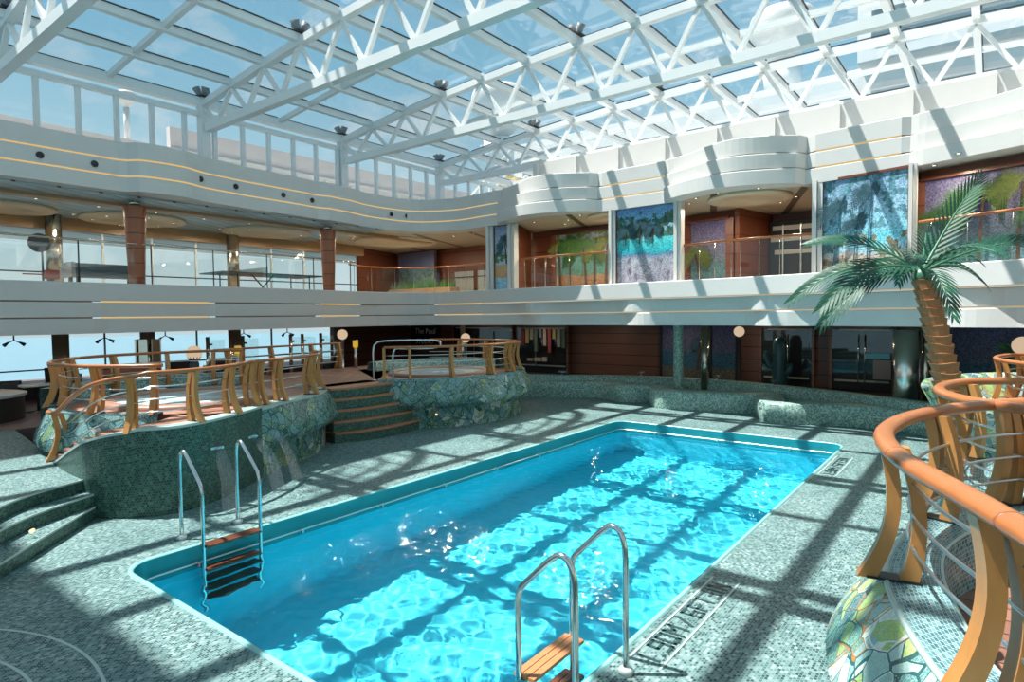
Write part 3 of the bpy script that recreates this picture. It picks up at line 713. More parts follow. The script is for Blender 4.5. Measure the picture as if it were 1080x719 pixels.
t = thing('mosaic_column', 'slender green mosaic column rising from the curved bench', 'column', (-6.75, 16.1, .0))
mb = MB(); mb.grid([[(x, y, .2) for x, y in circ(-6.75, 16.1, .135, 0, 360, 24)], [(x, y, 2.17) for x, y in circ(-6.75, 16.1, .135, 0, 360, 24)]]).build('shaft', 'bench_mosaic', t)
MB().lathe([(.18, .2), (.18, .42), (.14, .45)], (-6.75, 16.1, 0), 24).build('footing', 'bench_mosaic', t)
# glass screens of the lounge with their steel posts
for k, (x, y) in enumerate(((-16.9, 8.2), (-16.9, 8.85), (-16.9, 9.2), (-16.7, 10.6), (-16.7, 11.0), (-16.9, 11.8))):
    t = thing('glass_screen', None, 'glass screen', (x, y, .45))
    t['label'] = ('slim glass wind screen, first beyond the clad column', 'second glass wind screen beyond the clad column', 'third glass wind screen, just before the chrome column', 'glass wind screen just past the chrome column', 'fifth glass wind screen along the lower left windows', 'last glass wind screen, nearest the corner globe lamp')[k]
    MB().tube([(x, y, .45), (x, y, 1.96)], .05, 10).build('post', 'chrome', t)
    MB().box((x, y + .26, 1.2), (.012, .42, 1.35)).build('pane', 'bal', t)
    for z in (.85, 1.75): MB().bar((x, y, z), (x, y + .12, z), .05, .05).build('clamp', 'black', t)
for k, y in enumerate((3.4, 4.3, 6.2, 7.7, 10.0, 11.5)):
    t = thing('rod_spotlight', 'small twin black spotlight on a rod hanging before the lower left windows', 'spotlight', (-18.3, y, 2.17), 'rod spotlights before the lower windows')
    MB().tube([(-18.3, y, 2.18), (-18.3, y, 1.98)], .016, 6).build('rod', 'dark_metal', t)
    for s_ in (-1, 1):
        MB().tube([(-18.3, y, 2.0), (-18.3, y + s_ * .12, 1.93)], .012, 6).build('arm', 'dark_metal', t)
        MB().tube([(-18.3, y + s_ * .1, 1.95), (-18.25, y + s_ * .2, 1.88)], [.02, .045], 8).build('spot_head', 'black', t)

# upper left deck: rails and games
t = thing('balcony_railing', 'thin bronze railing along the upper left balcony', 'railing', (-15.3, 6, 3.18))
MB().tube([(-15.45, -3, 4.18), (-15.45, 9.5, 4.18), (-15.6, 11, 4.18), (-15.85, 12.4, 4.18)], .022, 8).build('top_rail', 'chrome', t)
for k in range(8): MB().tube([(-15.45 - (.2 if k > 6 else 0), 1.9 + k * 1.45, 3.18), (-15.45 - (.2 if k > 6 else 0), 1.9 + k * 1.45, 4.18)], .015, 6).build('stanchion', 'dark_metal', t)
MB().box((-15.47, 4.4, 3.66), (.008, 13, .82)).build('pane', 'bal', t)
t = thing('arcade_table', 'dark blue boxed games table beside the nearer wooden column', 'games table', (-16.9, 5.75, 3.18))
MB().box((-16.9, 5.8, 3.62), (.7, 1.5, .3)).build('cabinet', 'blue', t); MB().box((-16.9, 5.03, 3.62), (.72, .08, .34)).build('end_panel', 'tabletop', t)
for y in (5.15, 6.4):
    for x in (-17.15, -16.65): MB().box((x, y, 3.33), (.07, .07, .3)).build('leg', 'dark_metal', t)
t = thing('red_box', 'small red box at the end of the dark games table', 'box', (-17., 4.65, 3.18)); MB().box((-17., 4.72, 3.5), (.3, .26, .2)).build('box_body', 'red', t); MB().box((-17., 4.72, 3.29), (.1, .1, .22)).build('stand', 'dark_metal', t); MB().bar((-17, 4.55, 3.5), (-17, 4.2, 3.5), .03, .03).build('handle', 'red', t)
t = thing('round_sign', 'dark round disc on a thin pole at the upper left rail', 'sign', (-16.9, 4.5, 3.18))
MB().tube([(-16.9, 4.55, 3.18), (-16.9, 4.55, 4.1)], .02, 8).build('pole', 'dark_metal', t)
MB().tube([(-16.93, 4.5, 4.2), (-16.87, 4.5, 4.2)], .21, 24).build('disc', 'dark_metal', t)
t = thing('table_tennis_table', 'dark table tennis table with net on the upper left deck', 'table', (-17.2, 10.1, 3.18))
MB().box((-17.2, 10.1, 3.74), (1.35, 3.2, .035)).build('tabletop', 'blue', t)
n_ = MB().box((-17.2, 9.75, 3.84), (1.5, .012, .15)).build('net', 'net', t)
for s_ in (-1, 1): MB().tube([(-17.2 + s_ * .76, 9.75, 3.72), (-17.2 + s_ * .76, 9.75, 3.93)], .014, 6).build('net_post', 'dark_metal', n_)
for y in (9.0, 11.3):
    for x in (-17.7, -16.7): MB().tube([(x, y, 3.18), (x, y, 3.73)], .02, 6).build('leg', 'dark_metal', t)
MB().bar((-16.7, 9.4, 3.72), (-16.7, 9.9, 3.2), .03, .03).build('brace', 'dark_metal', t); MB().bar((-16.7, 10.1, 3.72), (-16.7, 9.6, 3.2), .03, .03).build('brace', 'dark_metal', t)

# glass balustrades of the upper recesses
def balustrade(label, pts, z, railmat, nposts, r=.028, y_pane=True):
    pts3 = spline([(x, y, z) for x, y in pts], .2); t = thing('glass_balustrade', label, 'balustrade', tuple(pts3[len(pts3) // 2][:2]) + (3.18,))
    MB().tube([(p[0], p[1], z + .0) for p in pts3], r, 8).build('top_rail', railmat, t)
    MB().grid([[(p[0], p[1], 3.2) for p in pts3], [(p[0], p[1], z - .04) for p in pts3]], smooth=False).build('pane', 'bal', t)
    for k in range(nposts):
        p = pts3[int((len(pts3) - 1) * (k + .5) / nposts)]; MB().tube([(p[0], p[1] + .03, 3.18), (p[0], p[1] + .03, z)], .009, 6).build('stanchion', 'chrome', t)
balustrade('glass balustrade with brown rail in the upper left corner', [(-16.05, 12.3), (-16.3, 13.6), (-15.6, 14.9), (-14.2, 15.1), (-12.4, 15.0)], 4.12, 'rail', 8, .025)
balustrade('glass balustrade with gold rail before the palm mural', [(-11.25, 14.9), (-10, 14.75), (-8.1, 14.75)], 4.14, 'rail', 7)
balustrade('glass balustrade with gold rail in the middle upper recess', [(-6.02, 14.7), (-4.6, 14.5), (-3.08, 14.55)], 4.14, 'rail', 8)
balustrade('glass balustrade with gold rail before the wide right mural', [(-1.1, 13.9), (.5, 13.2), (3., 12.0)], 4.12, 'rail', 7)

# ------------------------------------------------------------------ lower back wall: doors, displays, murals
def glazed_door(k, x0, x1, y, bars):
    t = struct(panel('door_%d' % k, x0, x1, y, y, .35, 2.02, 'darkglass', .06))
    fr = MB()
    for x in (x0, x1): fr.box((x, y - .03, 1.2), (.07, .1, 1.7))
    fr.box(((x0 + x1) / 2, y - .03, 2.05), (x1 - x0, .1, .06)); fr.build('frame', 'panel', t)
    MB().box(((x0 + x1) / 2 + .05, y - .05, 1.98), (x1 - x0 - .3, .05, .04)).build('head_bar', 'greybeam', t)
    for x in bars: MB().tube([(x, y - .1, .6), (x, y - .1, 1.85)], .018, 8).build('door_handle', 'steel', t)
    MB().box(((x0 + x1) / 2, y - .04, .62), (x1 - x0 - .2, .04, .05)).build('kick_rail', 'greybeam', t)
    MB().add([(x0, y - .07, .4), (x1, y - .07, .4), (x1, y - .07, 2.), (x0, y - .07, 2.)], [(0, 1, 2, 3)]).build('pane', 'bal', t)
    return t
glazed_door(3, -5.25, -3.85, 18.5, (-4.62, -4.5)); glazed_door(4, -3.42, -1.95, 18.5, (-2.75, -2.6)); glazed_door(5, -14.1, -11.85, 18.5, (-13.2,)); glazed_door(6, -17.4, -14.3, 18.5, (-16.2, -15.2))
# goods in the lit display behind door 5 and a counter behind door 4
rr = random.Random(9)
cols = [(.30, .05, .06), (.45, .36, .14), (.30, .30, .28), (.10, .14, .12), (.14, .16, .2), (.4, .3, .26)]
for k in range(10):
    x = -13.75 + k * .2; h = rr.uniform(.3, .9); z0 = 1.95 - h
    t = tag(MB().box((x, 18.36, z0 + h / 2), (.13, .05, h)).build('hanging_garment', plain('garment_%d' % k, cols[k % 6], .7)), 'hanging garment in the dark shop display', 'garment', 'garments in the shop display')
    MB().tube([(x, 18.36, 1.95), (x, 18.36, 2.0)], .01, 6).build('hanger_hook', 'steel', t)
for k, (x, w) in enumerate(((-13.4, .25), (-13.05, .3), (-12.75, .22))):
    tag(MB().prism([(x - w / 2, 18.3), (x + w / 2, 18.3), (x + w / 2 - .03, 18.4), (x - w / 2 + .03, 18.4)], .78, .78 + .1 + .03 * k).build('folded_stack', plain('folded_%d' % k, (.42, .36, .30), .8)), 'folded pale goods at the foot of the shop display', 'folded goods', 'folded goods in the shop display')
t = thing('counter', 'blue lit counter behind the right glass doors', 'counter', (-2.3, 18.36, .45)); MB().box((-2.3, 18.36, 1.3), (.55, .06, .14)).build('counter_top', plain('blue_top', (.05, .24, .34), .3), t); MB().box((-2.2, 18.36, .95), (.4, .05, .5)).build('counter_front', plain('grey_front', (.16, .15, .15), .5), t)
framed('mosaic_mural', 'dark dusk seascape mural left of the green mosaic column', -8.35, -6.9, 18.55, 18.55, .4, 2.12, mats['low'], .07, 'black', None)
palm_motif(C.objects[-1].parent if False else [o for o in C.objects if o.name.startswith('mosaic_mural')][-1], -7.15, 18.55, .7, .85, .35, ('mb', 'mg', 'mt'), .1, .04, 9, seed=71)
framed('mosaic_mural', 'dark dusk seascape mural right of the slim chrome column', -6.75, -5.95, 18.55, 18.55, .4, 2.12, mats['low'], .07, 'black', None)
framed('mosaic_mural', 'dark violet night mural behind the palm trunk', -.8, 3.2, 17.2, 16.2, .4, 2.15, mats['low'], .05, 'black', None)
struct(panel('wall_lower_right', -.95, 5, 17.35, 15.9, .0, 2.2, 'panel'))
def text(body, size, mat, loc, rot, name, parent=None, ext=.004, spacing=1., bold=0.):
    cu = bpy.data.curves.new(name, 'FONT'); cu.body = body; cu.size = size; cu.extrude = ext; cu.space_character = spacing; cu.offset = bold
    o = bpy.data.objects.new(name + '_tmp', cu); C.objects.link(o); bpy.context.view_layer.update()
    me = bpy.data.meshes.new_from_object(o); bpy.data.objects.remove(o)
    ob = bpy.data.objects.new(name, me); C.objects.link(ob); me.materials.clear(); me.materials.append(M[mat])
    ob.matrix_world = Matrix.Translation(loc) @ rot
    if parent: ob.parent = parent; ob.matrix_parent_inverse = Matrix.Translation(parent.location).inverted()
    return ob
t = thing('shop_sign', 'white lettered sign on the dark wall behind the far hot tub', 'sign', (-19.2, 18.6, 1.3))
MB().box((-19.15, 18.6, 1.62), (1.75, .04, .95)).build('sign_board', 'black', t)
rx = Matrix.Rotation(PI / 2, 4, 'X')
text('The Pool', .34, 'signwhite', (-19.75, 18.57, 1.72), rx, 'lettering', t); text('STUDIO', .30, 'signwhite', (-19.7, 18.57, 1.30), rx, 'lettering', t)

# globe lamps
def globe_lamp(x, y, zg, z0, label, r=.13, pm='dark_metal', collar=True):
    t = thing('globe_lamp', label, 'lamp', (x, y, z0))
    pr = .10 if collar else .055
    MB().lathe([(.10, 0), (.10, .06), (pr, .1), (pr, zg - r - z0 - .06), (.08, zg - r - z0 - .02)], (x, y, z0), 16).build('post', pm, t)
    MB().lathe([(r * math.sin(PI * (.04 + .92 * k / 14)), -r * math.cos(PI * (.04 + .92 * k / 14))) for k in range(15)], (x, y, zg), 24).build('globe', 'globe', t)
    if collar:
        cb = MB()
        for k in range(12):
            a = 2 * PI * k / 12; b = 2 * PI * (k + 1) / 12; m_ = (a + b) / 2
            cb.add([(x + .09 * math.cos(a), y + .09 * math.sin(a), zg - r), (x + .09 * math.cos(b), y + .09 * math.sin(b), zg - r), (x + .15 * math.cos(b), y + .15 * math.sin(b), zg - r * .5), (x + .16 * math.cos(m_), y + .16 * math.sin(m_), zg - r * .25), (x + .15 * math.cos(a), y + .15 * math.sin(a), zg - r * .5)], [(0, 1, 2, 3, 4)])
        cb.build('crown_collar', 'dark_metal', t)
globe_lamp(-14.25, 6.6, 1.68, 1.05, 'globe lamp on a dark crown post behind the left hot tub', .17)
globe_lamp(-16.05, 12.0, 1.92, .45, 'globe lamp on a thin post by the lower left corner', .16, 'steel', False)
globe_lamp(-13.35, 14.75, 1.75, 0, 'globe lamp behind the far hot tub railing', .15, 'steel', False)
globe_lamp(-5.75, 18.1, 1.92, 0, 'globe lamp on a black column between murals and doors', .15, 'black', False)
globe_lamp(.42, 13.3, 1.86, 0, 'globe lamp beside the potted shrub at the right edge', .15, 'black', False)
for x, y, z0, lb in ((-14.1, 7.55, 1.05, 'yellow lit bollard on steel posts behind the left hot tub'), (-14.0, 10.9, 1.05, 'yellow lit bollard near the top of the middle steps')):
    t = thing('lamp_bollard', lb, 'lamp', (x, y, z0))
    MB().tube([(x, y, z0), (x, y, 1.62)], .045, 12).build('post', 'steel', t)
    MB().tube([(x, y, 1.62), (x, y, 1.80)], .075, 14).build('lamp_head', 'yellow', t); MB().tube([(x, y, 1.80), (x, y, 1.82)], .08, 14).build('cap', 'steel', t)

# ------------------------------------------------------------------ curved mosaic bench at the back
def bench(name, label, path, z, depth, mat='bench_mosaic'):
    P = spline(path, .15); nr = normals2(P)
    q = lambda d, zz: [(p[0] + n[0] * d, p[1] + n[1] * d, zz) for p, n in zip(P, nr)]
    o = MB().grid([q(.0, 0), q(.03, z * .5), q(.0, z - .04), q(-.03, z), q(-depth, z), q(-depth, 0)], smooth=True, flip=True).build(name, mat)
    return tag(o, label, 'bench')
bench('mosaic_bench', 'long curved green mosaic bench along the back left of the pool', [(-13.0, 13.9), (-12.2, 14.4), (-10.9, 15.0), (-9.9, 15.4), (-9.2, 15.75), (-8.7, 15.7), (-8.2, 15.45), (-7.8, 15.6), (-7.3, 16.0)], .47, .6)
bench('mosaic_bench', 'lower scalloped mosaic bench block in front of the green column', [(-7.5, 16.0), (-7.25, 15.4), (-6.9, 14.95), (-6.3, 14.95), (-5.6, 15.1), (-4.9, 15.25), (-4.35, 15.6), (-4.0, 16.0)], .47, .6)
bench('mosaic_bench', 'rounded mosaic bench sweeping right behind the pool corner', [(-4.6, 15.7), (-4.35, 15.0), (-4.0, 14.35), (-3.5, 14.3), (-2.9, 14.6), (-2.2, 14.75), (-1.4, 14.65), (-.6, 14.2)], .45, .6)
bench('fountain_ledge', 'low mosaic rim wall behind the curved benches', [(-13.6, 14.4), (-12.2, 14.95), (-10.9, 15.45), (-8.9, 16.35), (-7.3, 16.75), (-5.6, 16.65), (-4.5, 16.3), (-2.9, 15.7), (-1.5, 14.95), (-.6, 14.5), (.3, 14.0)], .62, .3)
# fountain jets along the rim
M['splash'] = glass('splash_water', (.92, .95, .95), .3, .14)
for k, (x, y, z) in enumerate(((-10.3, 15.72, .62), (-8.1, 16.6, .62), (-7.0, 16.72, .62), (-5.9, 16.68, .62), (-4.3, 16.2, .62), (-4.05, 14.25, .3))):
    t = thing('fountain_jet', ('small water jet at the left of the rim wall', 'small water jet left of the green column', 'small water jet just right of the green column', 'small water jet below the slim chrome column', 'small water jet before the left glass doors', 'splashing water jet at the rounded bench end')[k], 'fountain', (x, y, z))
    MB().lathe([(.04, 0), (.04, .03), (.015, .05)], (x, y, z), 12).build('nozzle', 'rod', t)
    rr = random.Random(k); jb = MB()
    for j in range(14):
        a = rr.uniform(0, 6.28); d = rr.uniform(.0, .10); h = rr.uniform(.05, .16)
        jb.lathe([(.004, 0), (.02, .02), (.004, .045)], (x + d * math.cos(a), y + d * math.sin(a), z + .04 + h * .6), 6)
    tag(jb.build('spray', 'splash', t), kind='stuff')
# cactus sculpture and potted shrub
t = thing('cactus_sculpture', 'dark glazed cactus sculpture in front of the glass doors', 'sculpture', (-4.5, 17.55, 0))
def rounded(pts, r): return MB().tube(pts, r, 14)
x, y = -4.5, 17.55
rounded([(x, y, 0), (x, y, .5), (x, y, 1.1), (x, y, 1.6), (x, y, 1.74), (x, y, 1.80)], [.17, .19, .16, .17, .12, .03]).build('stem', 'cactus', t)
rounded([(x - .1, y, .95), (x - .26, y, 1.02), (x - .34, y, 1.2), (x - .36, y, 1.38), (x - .36, y, 1.42)], [.08, .09, .09, .07, .02]).build('arm', 'cactus', t)
rounded([(x + .1, y, .8), (x + .24, y, .88), (x + .28, y, 1.02), (x + .28, y, 1.1)], [.07, .08, .07, .02]).build('arm', 'cactus', t)
t = thing('potted_shrub', 'bushy green potted shrub below the right mural', 'plant', (.35, 14.3, 0))
MB().lathe([(.2, 0), (.28, .75), (.25, .75), (.23, .68), (.01, .68)], (.35, 14.3, 0), 20).build('pot', 'black', t)
fo = MB(); rr = random.Random(22)
for k in range(420):
    a = rr.uniform(0, 2 * PI); el = rr.uniform(-.25, 1.4); rad = .5 * rr.uniform(.25, 1) ; top = k % 3 == 0
    b = Vector((.35 + .55 * rad * math.cos(a) * math.cos(el) * 1.6, 14.3 + rad * math.sin(a) * math.cos(el) * .8, (1.05 if not top else 1.5) + rad * math.sin(el) * .7))
    d = Vector((math.cos(a), math.sin(a), rr.uniform(-.2, .7))).normalized(); s_ = d.cross(Vector((0, 0, 1))).normalized() * .035
    l = rr.uniform(.1, .18)
    fo.add([b, b + d * l * .5 + s_, b + d * l, b + d * l * .5 - s_], [(0, 1, 2, 3)])
tag(fo.build('foliage', 'plant', t), kind='stuff')
st = MB()
for k in range(5): st.tube([(.35, 14.3, .65), (.35 + .12 * math.cos(k * 1.26), 14.3 + .12 * math.sin(k * 1.26), 1.2)], .012, 5)
st.build('stems', 'trunk', t)

# ------------------------------------------------------------------ raised terraces
def flare(P, closed, prof, mat, name, parent, ends=(0, 0), side=1):
    """skirt lofted along a plan curve; its overhang dies out over the first / last metres given in ends"""
    nr = [n * side for n in normals2(P, closed)]; s_ = [0.]
    for a_, b_ in zip(P, P[1:]): s_.append(s_[-1] + (b_ - a_).length)
    k = [min(sm(d / ends[0]) if ends[0] else 1, sm((s_[-1] - d) / ends[1]) if ends[1] else 1) for d in s_]
    rows = [[(p[0] + n[0] * d * f, p[1] + n[1] * d * f, z) for p, n, f in zip(P, nr, k)] for d, z in prof]
    return MB().grid(rows, closed=closed, flip=side > 0).build(name, mat, parent)
LEAFP = [(-.06, 0.), (-.05, .42), (.12, .5), (.2, .62), (.17, .75), (.0, 1.085)]
def ring(P, closed, d0, d1, z, mat, name, parent, t=.02):
    nr = normals2(P, closed)
    rows = [[(p[0] + n[0] * d, p[1] + n[1] * d, zz) for p, n in zip(P, nr)] for d, zz in ((d0, z - t), (d0, z), (d1, z), (d1, z - t))]
    return MB().grid(rows, closed=closed, smooth=False, flip=True).build(name, mat, parent)

# left terrace: slab, round tub platform, stair parapet, leaf-mosaic bow
tl = thing('raised_terrace', 'raised mosaic terrace with hot tub on the left of the pool', 'terrace', (-11, 5, 0))
slab = [(-8.95, 4.3), (-8.62, 4.75), (-9.0, 5.25), (-9.2, 5.7), (-9.6, 6.5), (-10.15, 7.15), (-10.6, 7.45), (-10.55, 8.7), (-14.3, 12.9), (-14.3, 3.9), (-12.9, 4.2), (-10.9, 3.6), (-9.6, 4.0)]
MB().prism(slab, .0, 1.05).build('platform', 'terracotta', tl)
A = [Vector(p) for p in circ(-11.05, 5.1, 2.06, -38, -232, 60)]
A = A[::-1]  # counter-clockwise, outside to the right
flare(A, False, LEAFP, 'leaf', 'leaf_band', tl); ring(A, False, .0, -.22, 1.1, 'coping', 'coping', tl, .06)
MB().prism(circ(-11.05, 5.1, 1.86, 0, 360, 48)[:-1], .6, 1.06).build('tub_floor', 'terracotta', tl)
FRONT = spline([(-10.9, 2.9), (-10.2, 2.80), (-9.4, 2.74), (-8.75, 2.78), (-8.36, 3.05), (-8.1, 3.45), (-8.17, 3.93), (-8.45, 4.5), (-8.82, 5.07)], .08)
def ztop(p): return .40 + .70 * sm((p[0] + 10.9) / 2.9) if p[1] < 3.1 else 1.1
nr = normals2(FRONT)
MB().grid([[(p[0], p[1], 0) for p in FRONT], [(p[0], p[1], ztop(p)) for p in FRONT], [(p[0] - n[0] * .2, p[1] - n[1] * .2, ztop(p)) for p, n in zip(FRONT, nr)], [(p[0] - n[0] * .2, p[1] - n[1] * .2, 0) for p, n in zip(FRONT, nr)]], smooth=False, flip=True).build('parapet_wall', 'dark_mosaic', tl)
MB().grid([[(p[0] + n[0] * .012, p[1] + n[1] * .012, ztop(p) - .02) for p, n in zip(FRONT, nr)], [(p[0] + n[0] * .012, p[1] + n[1] * .012, ztop(p) + .012) for p, n in zip(FRONT, nr)], [(p[0] - n[0] * .2, p[1] - n[1] * .2, ztop(p) + .012) for p, n in zip(FRONT, nr)]], smooth=False, flip=True).build('parapet_coping', 'line', tl)
BOW = spline([(-8.82, 5.07), (-9.05, 5.55), (-9.45, 6.45), (-10.0, 7.08), (-10.5, 7.35), (-11.2, 7.4)], .08)
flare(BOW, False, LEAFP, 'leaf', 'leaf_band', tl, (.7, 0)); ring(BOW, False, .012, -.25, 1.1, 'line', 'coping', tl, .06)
for k in range(5):  # treads of the hidden stair behind the parapet
    MB().prism([(-10.6 + k * .4, 2.9), (-10.2 + k * .4, 2.9), (-10.2 + k * .4, 3.75), (-10.6 + k * .4, 3.75)], .0, .55 + k * .12).build('tread', 'terracotta', tl)
MB().prism([(-8.9, 3.0), (-8.35, 3.3), (-8.35, 4.0), (-8.75, 4.6), (-9.5, 4.2), (-9.0, 3.6)], .0, 1.05).build('landing', 'terracotta', tl)
# water chutes arching out of the parapet
def water_arc(label, x, y, z, dx, dy, w, r0=.75):
    t = thing('water_jet', label, 'fountain', (x, y, z))
    dl = math.hypot(dx, dy); sx_, sy_ = -dy / dl, dx / dl
    MB().bar((x - .05 * dx / dl, y - .05 * dy / dl, z), (x + .03 * dx / dl, y + .03 * dy / dl, z), w * .8, .03).build('spout', 'rod', t)
    rows = []
    for k in range(15):
        q = k / 14; h = z + .10 * math.sin(q * PI * .5) * (1 - q) - (z + .0) * q * q; ww = w * (.5 + .5 * q)
        rows.append([(x + dx * q + sx_ * ww * (j / 6 - .5) * 2 * .5 + .02 * math.sin(j * 2.1 + k * .8), y + dy * q + sy_ * ww * (j / 6 - .5) * 2 * .5, max(.01, h + .01 * math.sin(j * 3 + k))) for j in range(7)])
    MB().grid(rows).build('water_sheet', 'splash', t)
water_arc('arching water sheet from the middle of the green parapet', -8.2, 4.05, .72, .62, -.12, .22); water_arc('arching water sheet at the right end of the green parapet', -8.62, 4.78, .7, .75, .0, .22); water_arc('arching water sheet beside the leaf mosaic bow', -8.95, 5.2, .74, .72, .1, .2)

def tub(cx, cy, r, z, label):
    t = thing('hot_tub', label, 'hot tub', (cx, cy, z))
    MB().lathe([(r + .20, 0.0), (r + .20, .05), (r + .14, .075), (r + .02, .075), (r - .02, .04), (r - .04, -.0)], (cx, cy, z), 56, closed=False).build('rim', 'tubrim', t)
    n = 40; vs = []; fs = []; rings = 10; rr = random.Random(5)
    for i in range(rings + 1):
        for k in range(n): vs.append((cx + (r - .01) * i / rings * math.cos(2 * PI * k / n), cy + (r - .01) * i / rings * math.sin(2 * PI * k / n), z + .03 + .008 * rr.uniform(-1, 1) * (i < rings)))
    for i in range(rings):
        for k in range(n): l = (k + 1) % n; fs.append((i * n + k, i * n + l, (i + 1) * n + l, (i + 1) * n + k))
    MB().add(vs, fs, smooth=True).build('water', 'tubwater', t)
tub(-10.95, 5.05, 1.18, 1.06, 'round hot tub with pale water on the left terrace')
# bench backing the left tub
bk = [Vector(p) for p in circ(-11.05, 5.1, 2.35, 128, 232, 24)]
o = flare(bk, False, [(0, .5), (0, 1.32), (-.3, 1.32), (-.3, .5)], 'bench_mosaic', 'tub_bench', None); tag(o, 'curved grey green mosaic seat wall behind the left hot tub', 'bench')

# far tub platform
tf = thing('raised_terrace', 'raised leaf mosaic platform with hot tub beyond the middle steps', 'terrace', (-10.9, 10.9, 0))
FAR = spline([(-10.4, 8.68), (-9.95, 9.15), (-9.4, 9.8), (-9.08, 10.6), (-9.02, 11.4), (-9.2, 12.2), (-9.7, 12.95), (-10.6, 13.3), (-12.0, 13.4), (-13.4, 12.9)], .08)
flare(FAR, False, LEAFP, 'leaf', 'leaf_band', tf); ring(FAR, False, .012, -.25, 1.1, 'coping', 'coping', tf, .06)
MB().prism([tuple(p - n * .2) for p, n in zip(FAR, normals2(FAR))] + [(-13.4, 10.5)], .0, 1.05).build('platform', 'terracotta', tf)
tub(-10.75, 10.95, 1.08, 1.06, 'round hot tub with pale water on the far platform')
o = flare([Vector(p) for p in circ(-10.9, 11.0, 2.0, 75, 200, 24)], False, [(0, 1.0), (0, 1.28), (-.25, 1.28), (-.25, 1.0)], 'bench_mosaic', 'tub_bench', None); tag(o, 'curved mosaic seat wall behind the far hot tub', 'bench')

# middle steps with terracotta nosings
ts = thing('terrace_steps', 'five curved mosaic steps with terracotta nosings between the two terraces', 'steps', (-10.2, 8.3, 0))
for k in range(5):
    s0 = .10 * k; z1 = .21 * (k + 1)
    f = [(-10.05 - s0 * .6, 7.28 + .02 * k), (-9.84 - s0 * .8, 7.75), (-9.74 - s0, 8.4), (-9.80 - s0, 9.05), (-9.98 - s0 * .9 - .02 * k, 9.9 - .27 * k)]
    fp = [tuple(p) for p in spline(f, .12)]
    st = MB().prism(fp + [(-11.0, 9.9 - .27 * k), (-11.0, 7.28)], z1 - .21, z1 - .03).build('riser', 'dark_mosaic', ts)
    fn = [(x + .025, y) for x, y in fp]
    MB().prism(fn + [(-11.0, 9.9 - .27 * k), (-11.0, 7.28)], z1 - .04, z1).build('nosing', 'nosing', ts)
for x, y, z in ((-9.62, 9.62, .3), (-9.46, 10.0, .18)):
    t = tag(MB().tube([(x, y, z), (x + .05, y - .02, z)], .02, 10).build('step_light', 'step_glow'), 'tiny step light beside the middle steps, %s' % ('upper one' if z > .2 else 'lower one'), 'light')
# near-left steps up to the lounge landing
tn_ = thing('deck_steps', 'three shallow mosaic steps rising to the lounge at the lower left', 'steps', (-8.5, 1.5, 0))
for k, f in enumerate(([(-5.0, -1.2), (-6.2, .55), (-7.40, 1.56), (-8.1, 2.2), (-8.72, 2.79)], [(-5.6, -1.2), (-6.9, .75), (-8.02, 1.70), (-8.45, 2.2), (-8.75, 2.79)], [(-6.2, -1.2), (-7.5, 1.0), (-8.42, 1.80), (-8.75, 2.2), (-9.0, 2.79)])):
    fp = [tuple(p) for p in spline(f, .15)]
    MB().prism(fp + [(-9.4, 2.86), (-10.9, 2.95), (-14.25, 3.3), (-14.25, -1.2)], .15 * k, .15 * (k + 1)).build('step', 'deck', tn_)
    fr_ = [(x + .008, y - .006) for x, y in fp]
    MB().grid([[(x, y, .15 * k) for x, y in fr_], [(x, y, .15 * (k + 1) - .012) for x, y in fr_]], smooth=False).build('riser', 'dark_mosaic', tn_)
    fn = [(x + .012, y - .008) for x, y in fp]
    MB().grid([[(x, y, .15 * (k + 1) - .018) for x, y in fn], [(x, y, .15 * (k + 1) + .004) for x, y in fn], [(x - .02, y + .01, .15 * (k + 1) + .004) for x, y in fn]], smooth=False).build('nosing', 'line', tn_)
tag(MB().tube([(-8.02, 1.98, .225), (-7.99, 1.95, .225)], .02, 12).build('step_light', 'step_glow'), 'tiny round light in the middle riser of the lower left steps', 'light')

# ------------------------------------------------------------------ railings
def post_profile(h):
    """two bowed lamellae: offset (outwards +) and height for the outer and the inner one"""
    ts = [k / 12 for k in range(13)]
    outer = [(.12 * (1 - t) ** 2.4 - .035 * math.sin(PI * t) + .04 * t, h * t, .085 - .012 * math.sin(PI * t) - .02 * t) for t in ts]
    inner = [(-.035 * (1 - t) ** 2 - .095 * math.sin(PI * (t * .8 + .1)) - .0 * t, h * t, .082 - .010 * math.sin(PI * t) - .02 * t) for t in ts]
    return outer, inner
def lamella(c, o, prof, w, z0):
    tx, ty = -o[1], o[0]; mb = MB(); vs = []
    for d, z, th in prof:
        for a, b in ((-1, -1), (1, -1), (1, 1), (-1, 1)):
            vs.append((c[0] + o[0] * (d + a * th / 2) + tx * b * w / 2, c[1] + o[1] * (d + a * th / 2) + ty * b * w / 2, z0 + z))
    n = len(prof); fs = [(3, 2, 1, 0), (4 * n - 4, 4 * n - 3, 4 * n - 2, 4 * n - 1)]
    for i in range(n - 1):
        for k in range(4):
            l = (k + 1) % 4; fs.append((i * 4 + k, i * 4 + l, i * 4 + 4 + l, i * 4 + 4 + k))
    return mb.add(vs, fs)
def post(parent, c, o, z0, h, w=.06):
    a, b = post_profile(h)
    p = lamella(c, o, a, w, z0).build('post', 'post', parent)
    q = lamella(c, o, b, w, z0).build('inner_lamella', 'post', p)
    MB().box((c[0] + o[0] * .0, c[1] + o[1] * .0, z0 + .006), (.24, w + .02, .012), math.atan2(o[1], o[0])).build('foot_plate', 'black', p)
